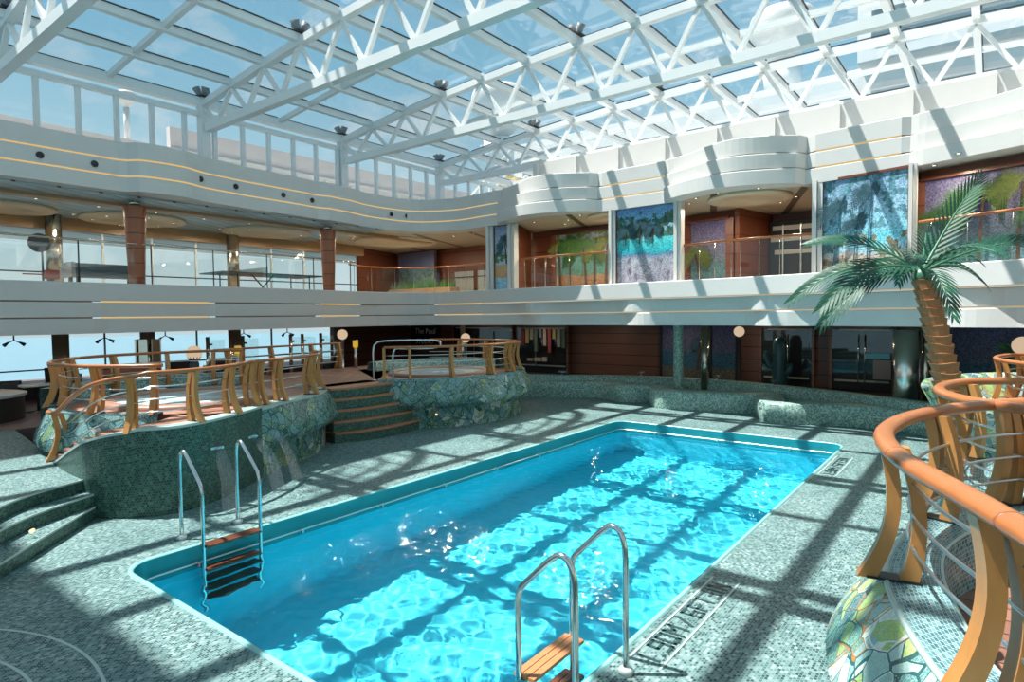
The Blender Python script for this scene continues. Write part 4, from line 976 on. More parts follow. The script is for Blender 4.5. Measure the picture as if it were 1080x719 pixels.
def railing(label, path, posts, z0=1.1, h=.69, zf=None, closed=False, flip=1, r=.045, rods=3, joints=(), rail_off=.04, w=.06, railz=None):
    P = spline(path, .1, closed); nr = [n * flip for n in normals2(P, closed)]
    zz = zf or (lambda p: z0); t = thing('curved_railing', label, 'railing', (*P[len(P) // 2], z0))
    ht = (lambda p: railz) if railz else (lambda p: zz(p) + h)
    tr = MB().tube([(p[0] + n[0] * rail_off, p[1] + n[1] * rail_off, ht(p)) for p, n in zip(P, nr)], r, 14, closed, .78).build('top_rail', 'rail', t)
    for j in joints:
        i = max(1, min(len(P) - 2, int(j * (len(P) - 1)))); p, n = P[i], nr[i]; d = (P[i + 1] - P[i - 1]).normalized()
        MB().tube([(p[0] + n[0] * rail_off - d[0] * .006, p[1] + n[1] * rail_off - d[1] * .006, ht(p)), (p[0] + n[0] * rail_off + d[0] * .006, p[1] + n[1] * rail_off + d[1] * .006, ht(p))], r * 1.012, 14, False, .78).build('rail_joint', 'column', tr)
    for k in range(rods):
        f = (.27, .5, .73)[k] if rods == 3 else .5
        d = -.075
        MB().tube([(p[0] + n[0] * d, p[1] + n[1] * d, zz(p) + h * f) for p, n in zip(P, nr)], .009, 6, closed).build('rod', 'rod', t)
    for q in posts:
        i = min(range(len(P)), key=lambda k: (P[k] - Vector(q)).length)
        p, n = P[i], nr[i]; post(t, p, n, zz(p), (ht(p) - zz(p)) - .015, w)
    return t
# left: stair parapet rail, bow rail, tub rail, and rails beyond
F2 = [(-10.95, 2.98), (-10.2, 2.90), (-9.4, 2.84), (-8.8, 2.9), (-8.45, 3.12), (-8.22, 3.47), (-8.28, 3.93), (-8.52, 4.45), (-8.95, 5.0)]
def zfr(p): return .42 + .68 * sm((p[0] + 10.9) / 2.9) if p[1] < 3.2 else 1.1
railing('curved wooden railing on the green stair parapet at left', F2, [(-10.5, 2.93), (-8.45, 3.12), (-8.27, 3.8), (-8.5, 4.45), (-8.95, 5.0)], zf=zfr, r=.035)
railing('curved wooden railing over the leaf mosaic bow at left', [(-8.98, 5.0), (-9.12, 5.45), (-9.5, 6.4), (-10.05, 6.95), (-10.6, 7.2)], [(-9.05, 5.15), (-9.15, 5.6), (-9.52, 6.42), (-9.95, 6.9), (-10.5, 7.18)], r=.035)
railing('long curved wooden railing ringing the left hot tub', [p for p in circ(-11.05, 5.1, 1.98, -232, -36, 24)], [(-9.55, 3.85), (-10.2, 3.32), (-11.6, 3.2), (-11.9, 3.35), (-12.4, 3.7), (-12.95, 4.55), (-13.0, 5.5), (-12.7, 6.2), (-12.3, 6.65)], r=.035)
railing('wooden railing at the back edge of the left terrace', [(-13.9, 6.9), (-14.1, 8.2), (-14.2, 9.5), (-14.25, 10.6)], [(-13.95, 7.2), (-14.1, 8.4), (-14.2, 9.6), (-14.25, 10.5)], z0=1.05, flip=-1, r=.032)
railing('oval wooden railing ringing the far hot tub', [(-10.4, 8.85), (-9.95, 9.35), (-9.45, 9.98), (-9.18, 10.75), (-9.15, 11.5), (-9.35, 12.25), (-9.9, 12.8), (-10.9, 13.1), (-12.0, 13.0), (-12.8, 12.6)],
        [(-10.38, 8.87), (-10.0, 9.3), (-9.45, 9.98), (-9.17, 10.95), (-9.16, 11.7), (-9.35, 12.25), (-10.2, 12.95), (-11.1, 13.1), (-12.0, 13.0)], r=.035)
# right: two loops in the foreground
R1 = [(1.3, .55), (.75, 1.15), (.32, 1.95), (.02, 2.62), (-.22, 3.12), (-.37, 3.6), (-.41, 4.05), (-.33, 4.6), (-.12, 5.15), (.2, 5.6), (.75, 6.0), (1.5, 6.2)]
railing('large curved wooden railing in the right foreground', R1, [(.02, 2.62), (-.37, 3.62), (-.27, 4.85), (.18, 5.55), (.75, 1.15)], flip=-1, r=.05, joints=(.335, .47), w=.075)
R2 = [(1.2, 4.55), (.65, 4.95), (.2, 5.35), (-.08, 5.62), (-.25, 6.0), (-.3, 6.4), (-.24, 6.8), (-.08, 7.15), (.25, 7.4), (.8, 7.6), (1.5, 7.7)]
railing('smaller curved wooden railing in front of the palm trunk', R2, [(.1, 5.45), (-.27, 6.08), (-.12, 7.08), (.5, 7.5)], flip=-1, r=.045, w=.07)

# right terraces
tr = thing('raised_terrace', 'raised leaf mosaic terrace in the right foreground', 'terrace', (1.5, 4, 0))
RO = spline([(1.6, .2), (.9, .8), (.4, 1.6), (.05, 2.35), (-.2, 2.9), (-.36, 3.4), (-.42, 3.8), (-.40, 4.3), (-.32, 4.85), (-.1, 5.3), (.3, 5.65), (.9, 5.9), (1.6, 6.0)], .07)
RI = [(1.8, .6), (1.1, 1.2), (.6, 1.9), (.25, 2.5), (.02, 2.95), (-.10, 3.4), (-.18, 3.85), (-.17, 4.3), (-.04, 4.75), (.18, 5.1), (.5, 5.35), (1.0, 5.55), (1.6, 5.6)]
RIs = spline(RI, .07)
nr = [-n for n in normals2(RO)]
LEAFR = [(-.04, 0.), (-.02, .25), (.12, .42), (.25, .60), (.27, .72), (.18, .88), (.06, 1.03), (.0, 1.09)]
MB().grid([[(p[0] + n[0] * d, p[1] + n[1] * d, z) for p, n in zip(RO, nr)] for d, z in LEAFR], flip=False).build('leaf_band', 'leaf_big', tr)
def resample(P, n):
    d = [0.]
    for a, b in zip(P, P[1:]): d.append(d[-1] + (b - a).length)
    res = []
    for k in range(n):
        s_ = d[-1] * k / (n - 1); i = max(0, min(len(P) - 2, next((j for j in range(len(d) - 1) if d[j + 1] >= s_), len(P) - 2)))
        f = (s_ - d[i]) / max(1e-6, d[i + 1] - d[i]); res.append(P[i] + (P[i + 1] - P[i]) * f)
    return res
ro, ri = resample(RO, 90), resample(RIs, 90)
MB().grid([[(p[0], p[1], 1.1) for p in ro], [(p[0], p[1], 1.1) for p in ri]], smooth=False, flip=True).build('coping', 'coping', tr)
MB().tube([(p[0], p[1], 1.095) for p in ro], .014, 8).build('coping_edge', 'line', tr); MB().tube([(p[0], p[1], 1.097) for p in ri], .008, 6).build('inner_edge', 'line', tr)
MB().grid([[(p[0], p[1], 1.1) for p in ri], [(p[0], p[1], .72) for p in ri]], flip=True).build('inner_wall', 'coping', tr)
M['hexfloor'] = mosaic('terracotta_hex', (.30, .18), [(0., (.26, .12, .085)), (.5, (.31, .15, .105))], (.03, .02, .018), .45, .035)
MB().prism([tuple(p) for p in ri] + [(2.6, 5.5), (2.6, .6)], .3, .73).build('inner_floor', 'hexfloor', tr)
MB().lathe([(.55, .73), (.55, .86), (.52, .9), (.40, .9), (.38, .86), (.38, .74)], (.82, 3.6, 0), 40, closed=False).build('tub_ring', 'nosing', tr)
tr2 = thing('raised_terrace', 'second raised leaf mosaic platform beside the palm on the right', 'terrace', (1.5, 7, 0))
Q = spline([(1.6, 5.0), (.9, 5.2), (.35, 5.5), (.02, 5.75), (-.16, 6.1), (-.2, 6.45), (-.14, 6.8), (.02, 7.1), (.35, 7.35), (.9, 7.55), (1.6, 7.65)], .07); nq = [-n for n in normals2(Q)]
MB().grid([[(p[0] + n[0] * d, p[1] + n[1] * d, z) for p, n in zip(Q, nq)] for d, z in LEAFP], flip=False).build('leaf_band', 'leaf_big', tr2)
MB().prism([tuple(p) for p in Q], .9, 1.09).build('coping', 'coping', tr2)
t3 = thing('raised_terrace', 'leaf mosaic platform with hot tub behind the palm at far right', 'terrace', (1.6, 11, 0))
B2 = spline([(2.6, 8.4), (1.4, 8.6), (.4, 8.9), (-.25, 9.4), (-.48, 10.2), (-.4, 11.2), (.2, 12.3), (1.5, 12.9), (2.6, 13)], .1); nb = [-n for n in normals2(B2)]
MB().grid([[(p[0] + n[0] * d, p[1] + n[1] * d, z) for p, n in zip(B2, nb)] for d, z in [(-.1, 0), (-.08, .5), (.0, .8), (.12, 1.1), (.28, 1.42), (.26, 1.46), (.18, 1.44), (.0, 1.10)]], flip=False).build('leaf_band', 'leaf_big', t3)
MB().prism([tuple(p) for p in B2], .9, 1.09).build('platform', 'terracotta', t3)
railing('wooden railing on the platform behind the palm', [(2.4, 8.7), (1.4, 9.0), (.7, 9.5), (.25, 10.1), (.1, 10.9), (.3, 11.7), (.9, 12.3)], [(1.3, 9.05), (.55, 9.65), (.12, 10.7), (.35, 11.8)], flip=-1, r=.035)

# stainless grab rail at the far tub
t = thing('grab_rail', 'looped stainless grab rail at the far hot tub', 'handrail', (-10.5, 9.2, 1.05))
MB().tube(spline([(-10.75, 8.85, 1.05), (-10.75, 8.85, 1.72), (-10.72, 8.9, 1.86), (-10.6, 9.05, 1.92), (-9.95, 9.85, 1.92), (-9.83, 10.0, 1.87), (-9.82, 10.02, 1.80), (-9.95, 9.85, 1.74), (-10.35, 9.35, 1.74), (-10.48, 9.2, 1.68), (-10.5, 9.18, 1.05)], .06), .022, 10).build('tube', 'steel', t)
for x, y in ((-10.75, 8.85), (-10.5, 9.18)): MB().lathe([(.05, 0), (.05, .015), (.025, .03)], (x, y, 1.05), 14).build('flange', 'rod', t)

# ------------------------------------------------------------------ pool ladders
def ladder(label, xd, xp, y0, y1, zt, zk, treads, dark_below):
    s_ = 1 if xp > xd else -1
    t = thing('pool_ladder', label, 'ladder', (xd, (y0 + y1) / 2, 0))
    for y in (y0, y1):
        pts = spline([(xd, y, 0), (xd, y, zt - .55), (xd, y, zt - .35), (xd, y, zt - .22), (xd + s_ * .008, y, zt - .12), (xd + s_ * .04, y, zt - .03), (xd + s_ * .10, y, zt), (xd + s_ * .17, y, zt - .04), (xp - s_ * .07, y, zk + .07), (xp - s_ * .02, y, zk + .01), (xp, y, zk - .07), (xp, y, zk - .17), (xp, y, zk - .35), (xp, y, 0), (xp, y, -1.3)], .022)
        h = MB().tube(pts, .021, 12).build('handrail', 'steel', t)
        MB().lathe([(.05, 0), (.05, .035), (.03, .05)], (xd, y, 0), 16).build('flange', 'rubber', h)
    for z in treads:
        tb = MB().box((xp - s_ * .03, (y0 + y1) / 2, z - .02), (.03, y1 - y0, .02)).build('tread', 'steel', t)
        for k in range(3): MB().box((xp + s_ * (-.085 + k * .055), (y0 + y1) / 2, z), (.048, y1 - y0 - .03, .025)).build('slat', 'dark_tread' if z < dark_below else 'tread', tb)
ladder('stainless pool ladder at the near left edge of the pool', -7.1, -6.6, 3.09, 3.74, 1.0, .66, (.02, -.24, -.5, -.76, -1.02), 1.)
ladder('stainless pool ladder at the near right edge of the pool', -1.93, -2.36, 3.07, 3.71, 1.0, .70, (.13, -.13, -.39, -.65, -.91), 0.)
# depth markings laid in the deck
for k, (x, y) in enumerate(((-1.80, 3.93), (-1.83, 10.2))):
    t = thing('depth_marking', ('dark mosaic depth lettering on the deck by the near right ladder', 'dark mosaic depth lettering at the far right end of the pool')[k], 'lettering', (x, y, 0))
    ln = 1.62 if k == 0 else 1.35
    # block strokes laid tile by tile; reading direction along the pool edge, tops towards the water
    GL = {'1': [(.5, 0, .5, 1), (.2, .8, .5, 1)], '.': [(.4, .0, .6, .0)], '9': [(0, .5, 0, 1), (0, 1, 1, 1), (1, 0, 1, 1), (0, .5, 1, .5), (0, 0, 1, 0)], '0': [(0, 0, 0, 1), (0, 1, 1, 1), (1, 0, 1, 1), (0, 0, 1, 0)],
          'M': [(0, 0, 0, 1), (0, 1, .5, .55), (.5, .55, 1, 1), (1, 0, 1, 1)], '/': [(0, 0, 1, 1)], '6': [(0, 0, 0, 1), (0, 1, 1, 1), (1, 0, 1, .5), (0, .5, 1, .5), (0, 0, 1, 0)], 'F': [(0, 0, 0, 1), (0, 1, 1, 1), (0, .5, .8, .5)],
          'T': [(.5, 0, .5, 1), (0, 1, 1, 1)], '3': [(0, 1, 1, 1), (1, 0, 1, 1), (.25, .5, 1, .5), (0, 0, 1, 0)], 'I': [(.5, 0, .5, 1)], 'N': [(0, 0, 0, 1), (0, 1, 1, 0), (1, 0, 1, 1)]}
    mb = MB(); cu = 0.; kk = ln / 1.56; lw, lh = .082 * kk, .150 * kk
    for ch in '1.90M / 6FT3IN':
        if ch == ' ': cu += .035 * kk; continue
        wd = lw * (.45 if ch in '.1I' else 1.25 if ch == 'M' else 1.)
        for (ax, az, bx, bz) in GL[ch]:
            dx_, dz_ = (bx - ax) * wd, (bz - az) * lh; dl = math.hypot(dx_, dz_) or 1e-6; e = .011 * kk / dl
            mb.bar((x - .012 - az * lh + dz_ * e, y + .03 + cu + ax * wd - dx_ * e, .003), (x - .012 - bz * lh - dz_ * e, y + .03 + cu + bx * wd + dx_ * e, .003), .024 * kk, .003)
        cu += wd + .047 * kk
    mb.build('lettering', 'ink', t)
    MB().box((x + .035, y + ln / 2, .003), (.015, ln + .1, .004)).build('border_line', 'line', t); MB().box((x - .205, y + ln / 2, .003), (.015, ln + .1, .004)).build('border_line', 'line', t)

# ------------------------------------------------------------------ palm
t = thing('palm_tree', 'artificial palm tree with ringed brown trunk and dark fronds', 'palm tree', (-.33, 7.75, 0))
tc = [(-.22 - .37 * (k / 30) ** 1.3 + .06 * math.sin(k / 30 * PI), 7.75 + .1 * k / 30, 2.86 * k / 30) for k in range(31)]
mb = MB()
for k in range(29):
    p = tc[k]; q = tc[k + 1]; r = .150 - .040 * k / 29
    seg = [Vector(p), Vector(q)]; d = (seg[1] - seg[0]).normalized()
    rot = random.Random(k)
    n = 14; vs = []
    for (pt, rr_) in ((seg[0] - d * .012, r * .86), (seg[0] + d * .055, r * .98), (seg[1] + d * .004, r * 1.10), (seg[1] + d * .008, r * .84)):
        for j in range(n):
            a = 2 * PI * j / n + k * .35; m_ = 1 + .035 * math.cos(4 * a + k) 
            vs.append((pt[0] + rr_ * m_ * math.cos(a), pt[1] + rr_ * m_ * math.sin(a), pt[2] + .012 * math.cos(2 * a + k * 1.7)))
    fs = [(i * n + j, i * n + (j + 1) % n, (i + 1) * n + (j + 1) % n, (i + 1) * n + j) for i in range(3) for j in range(n)]
    mb.add(vs, fs, smooth=False)
mb.build('trunk', 'trunk', t)
MB().lathe([(.08, 0), (.10, .08), (.07, .15), (.01, .17)], (tc[-1][0], tc[-1][1], tc[-1][2] - .12), 14).build('crown_boss', 'rachis', t)
CR = Vector((.79, .613, 0)); CF = Vector((-.613, .789, 0)); top = Vector(tc[-1])
def frond(dx, dz, dd, arch, lmax=.34, n=30, droop=.4, lift=.0):
    face = (Vector((0, 0, .75)) - CF * .65).normalized(); n = int(n * .62)
    p0 = top.copy(); p2 = top + CR * dx + CF * dd + Vector((0, 0, dz)); pm = (p0 + p2) / 2 + Vector((0, 0, arch))
    B = lambda u: p0 * (1 - u) ** 2 + pm * 2 * u * (1 - u) + p2 * u * u
    ra = MB().tube([B(k / 14) for k in range(15)], [.018 - .014 * k / 14 for k in range(15)], 6).build('frond', 'rachis', t)
    mb = MB()
    for k in range(2, n + 1):
        u = k / n; c = B(u); d = (B(min(1, u + .02)) - B(u - .02)).normalized()
        s = d.cross(face)
        s = s.normalized() if s.length > .05 else CR.copy()
        up = s.cross(d).normalized()
        ln = .78 * lmax * (math.sin(PI * min(1, (.16 + .74 * u))) ** .7)
        for sg in (-1, 1):
            dirn = (s * sg * (.66 - .28 * u) + d * (.78 + .35 * u) + up * (.12 + lift * .5)).normalized()
            e = c + dirn * ln + Vector((0, 0, -droop * ln * .5)); m1 = c + dirn * ln * .35; m2 = c + dirn * ln * .7 + Vector((0, 0, -droop * ln * .2))
            w = (d - dirn * d.dot(dirn)).normalized() * .0150
            mb.add([c - w * .6, c + w * .6, m1 + w, m1 - w, m2 + w * .75, m2 - w * .75, e], [(0, 1, 2, 3), (3, 2, 4, 5), (5, 4, 6)])
    mb.build('leaflets', 'frond', ra)
for a in ((.86, 1.06, .35, .10, .44, 30, .10, .30), (.66, .62, .9, .1, .40, 26, .25, .1), (1.35, .30, -.1, .22, .42, 30, .4, .1), (1.05, .16, .6, .30, .38, 26, .45), (.84, -.10, .25, .26, .38, 26, .5), (-.92, .38, .5, .28, .40, 30, .4), (-1.16, -.34, -.25, .40, .42, 30, .4), (-1.18, -.24, .35, .40, .40, 30, .45), (-.96, -.52, .15, .40, .40, 28, .5),
          (-.20, -.44, -.75, .32, .36, 24, .4), (-.50, .04, -.6, .28, .36, 22, .35), (.18, .12, -.8, .3, .3, 20, .4), (.35, -.05, .95, .3, .36, 22, .5)):
    frond(*a)

# ------------------------------------------------------------------ lounge furniture at the lower left
def lounge_chair(x, y, a, label):
    t = thing('lounge_chair', label, 'chair', (x, y, .45)); ca, sa = math.cos(a), math.sin(a)
    f = lambda u, v: (x + u * ca - v * sa, y + u * sa + v * ca)
    MB().box((*f(0, 0), .78), (.58, .58, .14), a).build('seat', 'chair', t)
    b = MB(); b.bar((*f(-.29, 0), .7), (*f(-.38, 0), 1.3), .58, .07, (ca, sa, 0)); b.build('backrest', 'chair', t)
    for v in (-.28, .28): MB().box((*f(0, v), .95), (.5, .07, .28), a).build('armrest', 'chair', t)
    for u in (-.25, .25):
        for v in (-.25, .25): MB().box((*f(u, v), .58), (.05, .05, .28), a).build('leg', 'chair', t)
lounge_chair(-17.4, 3.9, 1.2, 'black lounge chair with high back near the left frame edge'); lounge_chair(-18.4, 5.3, 2.6, 'black lounge chair beyond the high-backed one at far left'); lounge_chair(-17.9, 7.9, 2.8, 'black lounge chair behind the left hot tub, nearer one'); lounge_chair(-17.9, 8.9, 2.8, 'black lounge chair behind the left hot tub, farther one')
def low_table(x, y, r, label):
    t = thing('lounge_table', label, 'table', (x, y, .45))
    MB().lathe([(.02, .0), (r, 0), (r, .035), (.02, .035)], (x, y, 1.02), 24).build('tabletop', 'tabletop', t); MB().tube([(x, y, .47), (x, y, 1.02)], .04, 10).build('stem', 'dark_metal', t); MB().lathe([(.25, 0), (.25, .02), (.03, .04)], (x, y, .45), 20).build('base', 'dark_metal', t)
low_table(-16.6, 4.3, .36, 'grey round lounge table between the black chairs at far left'); low_table(-17.3, 8.4, .38, 'grey round table between the chairs behind the hot tub')
t = thing('bar_counter', 'dark curved counter with pale top at the left frame edge', 'counter', (-15.6, 3.4, .45))
BC = spline([(-15.2, 1.2), (-15.1, 2.4), (-15.3, 3.4), (-16.0, 3.9), (-17.0, 3.7)], .12)
nrb = normals2(BC); MB().grid([[(p[0], p[1], .45) for p in BC], [(p[0], p[1], .93) for p in BC]], flip=True).build('front', 'black', t)
MB().grid([[(p[0] + n[0] * .05, p[1] + n[1] * .05, .93) for p, n in zip(BC, nrb)], [(p[0] + n[0] * .05, p[1] + n[1] * .05, .98) for p, n in zip(BC, nrb)], [(p[0] - n[0] * .45, p[1] - n[1] * .45, .98) for p, n in zip(BC, nrb)], [(p[0] - n[0] * .45, p[1] - n[1] * .45, .93) for p, n in zip(BC, nrb)]], smooth=False, flip=True).build('counter_top', 'tabletop', t)
t = thing('wooden_cabinet', 'small reddish wooden cabinet behind the left tub railing', 'cabinet', (-15.6, 5.6, .45)); MB().box((-15.6, 5.6, .92), (.5, .9, .94)).build('carcass', 'column', t); MB().box((-15.33, 5.6, .9), (.03, .78, .7)).build('door', 'bronze', t)

# ------------------------------------------------------------------ glass roof
XN = [-15.97 + 1.42 * k for k in range(17)]
def ztp(x): return 8.62 - .66 * ((x + 4.3) / 11.7) ** 2
ZB = 7.27
TY = [3.55, 7.82, 12.09, 16.36, 20.6]
TL = ('white roof truss nearest the camera, crossing the top left corner', 'second white roof truss, crossing the frame from the left eave', 'third white roof truss, over the middle of the pool', 'fourth white roof truss, resting on the white bulkhead', 'farthest white roof truss beyond the bulkhead')
for k, y in enumerate(TY):
    t = thing('roof_truss', TL[k], 'truss', (-4.6, y, ZB))
    mb = MB()
    for a, b in zip(XN, XN[1:]): mb.bar((a, y, ztp(a) - .06), (b, y, ztp(b) - .06), .16, .16)
    mb.build('top_chord', 'frame', t)
    MB().bar((XN[0] + .25, y, ZB), (XN[-1] - .25, y, ZB), .19, .19).build('bottom_chord', 'frame', t)
    for i, (a, b) in enumerate(zip(XN, XN[1:])):
        m_ = (a + b) / 2
        MB().bar((a, y, ztp(a) - .1), (m_, y, ZB + .05), .085, .085, (0, 1, 0)).build('diagonal', 'frame', t)
        MB().bar((m_, y, ZB + .05), (b, y, ztp(b) - .1), .085, .085, (0, 1, 0)).build('diagonal', 'frame', t)
    for x in (XN[0], XN[-1]): MB().box((x, y, 7.1), (.26, .22, 1.8)).build('end_post', 'frame', t)
YR = sorted(set([-.7, 1.42] + TY + [y + 2.13 for y in TY[:-1]]))
for x in XN:
    tag(MB().bar((x, -.75, ztp(x) + .02), (x, 20.6, ztp(x) + .02), .14, .16).build('roof_purlin', 'frame'), 'long white roof purlin running the length of the glass roof', 'purlin', 'roof purlins')
for y in YR:
    if y in TY: continue
    mb = MB()
    for a, b in zip(XN, XN[1:]): mb.bar((a, y, ztp(a) + .03), (b, y, ztp(b) + .03), .10, .12)
    tag(mb.build('roof_rafter', 'frame'), 'slim white roof rafter midway between two trusses', 'rafter', 'roof rafters')
wn = 20
for j in range(len(YR) - 1):
    y0, y1 = YR[j], YR[j + 1]; mb = MB(); gk = MB()
    for a, b in zip(XN, XN[1:]):
        mb.add([(a, y0, ztp(a) + .11), (b, y0, ztp(b) + .11), (b, y1, ztp(b) + .11), (a, y1, ztp(a) + .11)], [(0, 1, 2, 3)])
        gk.bar((a + .085, y0 + .09, ztp(a) + .105), (a + .085, y1 - .09, ztp(a) + .105), .025, .02); gk.bar((a + .09, y0 + .075, ztp(a) + .105), (b - .09, y0 + .075, ztp(b) + .105), .025, .02)
    o = struct(mb.build('window_%d' % wn, 'pane')); gk.build('gasket', 'dark_metal', o); wn += 1
# grey fittings on alternate truss nodes
for y, ks in ((3.55, (1, 4)), (7.82, (0, 3, 6)), (12.09, (0, 3, 6, 9)), (16.36, (0, 3, 6))):
    for k in ks:
        x = XN[k]; z = ztp(x) + .13
        t = thing('roof_floodlight', 'cluster of small grey floodlights over a roof truss node', 'floodlight', (x, y, z), 'floodlight clusters on the roof nodes')
        for j in range(3):
            a = j * 2.1 + k; MB().tube([(x + .05 * math.cos(a), y + .05 * math.sin(a), z), (x + .15 * math.cos(a), y + .15 * math.sin(a), z + .22)], [.05, .10], 10).build('lamp_head', 'knob', t)
        MB().box((x, y, z), (.3, .26, .04)).build('mount', 'black', t)
# eaves and clerestory
for sx_, k in ((-16.0, 30), (6.75, 31)):
    struct(MB().box((sx_, 10.1, 7.96), (.24, 21, .22)).build('trim_%d' % (k - 18), 'frame')); struct(MB().box((sx_, 10.1, 7.66), (.14, 21, .12)).build('trim_%d' % (k - 16), 'frame'))
    t = struct(MB().box((sx_, 10.1, 6.26), (.2, 21, .12)).build('window_%d' % k, 'frame'))
    for i in range(28): MB().box((sx_, -.25 + i * .76, 6.98), (.10, .10, 1.5)).build('mullion', 'frame', t)
    MB().add([(sx_, -.3, 6.2), (sx_, 20.5, 6.2), (sx_, 20.5, 7.9), (sx_, -.3, 7.9)], [(0, 1, 2, 3)]).build('pane', 'win', t)
# bulkhead with stiffeners under the fourth truss
bh = struct(MB().box((-1.6, 16.12, 6.7), (19.9, .12, 1.06)).build('wall_bulkhead', 'white'))
for k in range(14): MB().box((-11.4 + k * 1.42, 16.03, 6.7), (.12, .09, 1.05)).build('stiffener', 'white', bh)
struct(MB().box((-1.6, 16.24, 7.2), (20., .2, .05)).build('trim_17', 'white'))

# ------------------------------------------------------------------ open decks outside the glass
struct(MB().box((-25.2, 14., 7.4), (.3, 60, 3.3)).build('wall_bulwark', 'bulwark')); struct(MB().box((-25.0, 14., 8.35), (.12, 60, .16)).build('trim_18', 'line'))
struct(MB().box((-25.3, 27.5, 9.3), (.3, 33, 1.2)).build('wall_bulwark_upper', 'bulwark')); struct(MB().box((-25.05, 27.5, 9.0), (.1, 33, .14)).build('trim_19', 'white'))
for k in range(12): struct(MB().box((-25.03, 12 + k * 1.5, 8.2), (.1, .16, 1.5)).build('trim_%d' % (60 + k), 'white'))
struct(MB().box((-21, 10, 6.1), (10, 60, .1)).build('floor_side_deck', 'greybeam'))
dh = tag(MB().box((-6., 34, 9.2), (34, 8, 7.0)).build('deckhouse', 'deckhouse'), 'pale deckhouse with dark windows beyond the glass roof', 'deckhouse')
for k in range(10):
    for z in (8.3, 10.9): MB().box((-21 + k * 3.4, 29.97, z), (2.6, .1, 1.3)).build('window', 'deckglass', dh)
MB().box((3, 32, 13.9), (15, 6, 2.6)).build('bridge_wing', 'deckhouse', dh); MB().box((3, 28.97, 13.9), (14, .1, 1.2)).build('window', 'deckglass', dh)
for x, y, z, r, lb in ((-32, 40, 18.6, 2.4, 'white radar dome seen through the roof near the third truss'), (-10.2, 40, 18.6, 1.9, 'white radar dome seen through the roof at upper right'), (-25.15, 9.5, 10.45, .34, 'small round dome outside above the left clerestory')):
    t = thing('radar_dome', lb, 'dome', (x, y, z - r))
    MB().lathe([(r * math.sin(PI * (.02 + .78 * k / 18)), -r * math.cos(PI * (.22 + .78 * k / 18))) for k in range(19)][::1], (x, y, z), 32).build('shell', 'white', t)
    MB().lathe([(r * .5, -r * 1.6), (r * .6, -r * .75)] if r > 1 else [(.1, 9.06 - z), (.1, -r * .75)], (x, y, z), 24).build('pedestal', 'deckhouse', t)
t = thing('outdoor_staircase', 'yellow outdoor staircase outside the far left corner of the roof', 'staircase', (-17.4, 21.5, 6.2))
for k in range(9): MB().box((-18.6 + k * .26, 21.6, 6.9 + k * .19), (.34, 1.2, .07)).build('tread', 'yellowstep', t)
for y in (21., 22.2): MB().bar((-18.8, y, 6.75), (-16.3, y, 8.6), .06, .22, (0, 1, 0)).build('stringer', 'frame', t)
for y in (21.,):
    for k in range(5): MB().bar((-18.6 + k * .55, y, 6.9 + k * .4), (-18.6 + k * .55, y, 7.8 + k * .4), .05, .05).build('baluster', 'frame', t)
    MB().bar((-18.7, y, 7.75), (-16.3, y, 9.5), .06, .06, (0, 1, 0)).build('handrail', 'frame', t)
# unseen upper deck inferred from the port-side shade, widened to block sky light
edge = [(-24, 17.), (-13.6, 17.)]
for k in range(60):
    y = 16.8 - k * .28
    if y < -1.4: break
    x = -14.95 - (2.6 * sm((1.9 - y) / .8) if y < 1.9 else 0)
    edge.append((x, y))
edge += [(-17.5, -2.5), (4.5, -2.5), (4.5, 17), (26, 17), (26, -16), (-24, -16)]  # starboard part added out of view to cut the sky light
od = struct(MB().prism(edge, 17.2, 17.5).build('ceiling_shade_deck', 'awning'))
for cy_, ax, by in ((.6, 1.35, 2.9), (4.9, 1.3, 4.1)):
    for f, w_ in ((1., .26), (.72, .07), (.45, .07)):
        mb = MB(); pts = [(-14.95 + ax * f * math.cos(q * PI / 2 / 14), cy_ + by * f * math.sin(q * PI / 2 / 14)) for q in range(15)]
        for p, q in zip(pts, pts[1:]): mb.bar((*p, 17.35), (*q, 17.35), w_, .12)
        mb.build('rail_lobe', 'awning', od)
    for k in range(1, 6):
        yy = cy_ + by * k / 6; xx = ax * math.sqrt(1 - (k / 6) ** 2)
        MB().bar((-14.95, yy, 17.35), (-14.95 + xx, yy, 17.35), .06, .06).build('rail_bar', 'awning', od)


# ------------------------------------------------------------------ light
sun = bpy.data.lights.new('sun', 'SUN'); sun.energy = 13.5; sun.angle = math.radians(.6); sun.color = (1., .96, .90)
so = bpy.data.objects.new('sun', sun); C.objects.link(so)
so.rotation_euler = Vector((.37, .25, -1)).to_track_quat('-Z', 'Y').to_euler()
def spots(name, pts, e, col=(1, .84, .62)):
    """the ceiling's own downlights: small discs of light facing down"""
    for p in pts:
        l = bpy.data.lights.new(name, 'AREA'); l.shape = 'DISK'; l.size = .16; l.energy = e / len(pts); l.color = col
        o = bpy.data.objects.new(name, l); o.location = p; C.objects.link(o)
spots('promenade_downlight', [(x, 3.5 + 1.9 * k, 5.0) for k in range(6) for x in (-16.6, -18.7)], 240, (1, .88, .70))
spots('corner_downlight', [(-16.5, 14.9, 5.05), (-15.2, 15.6, 5.05), (-13.8, 15.7, 5.05), (-17.8, 16.4, 5.05)], 190)
spots('mural_recess_downlight', [(-10.3, 15.3, 5.05), (-9.2, 15.4, 5.05), (-8.6, 15.1, 5.05)], 110)
spots('middle_recess_downlight', [(-5.8, 15.3, 5.05), (-4.6, 14.9, 5.0), (-3.8, 16.2, 5.05)], 120)
spots('right_recess_downlight', [(-.6, 13.9, 5.1), (.8, 13.4, 5.1)], 60)
spots('lower_back_downlight', [(-15.5, 17.6, 2.12), (-12.8, 17.6, 2.12), (-10.2, 17.6, 2.12), (-7.6, 17.6, 2.12), (-5., 17.6, 2.12), (-2.6, 17.4, 2.12)], 45)
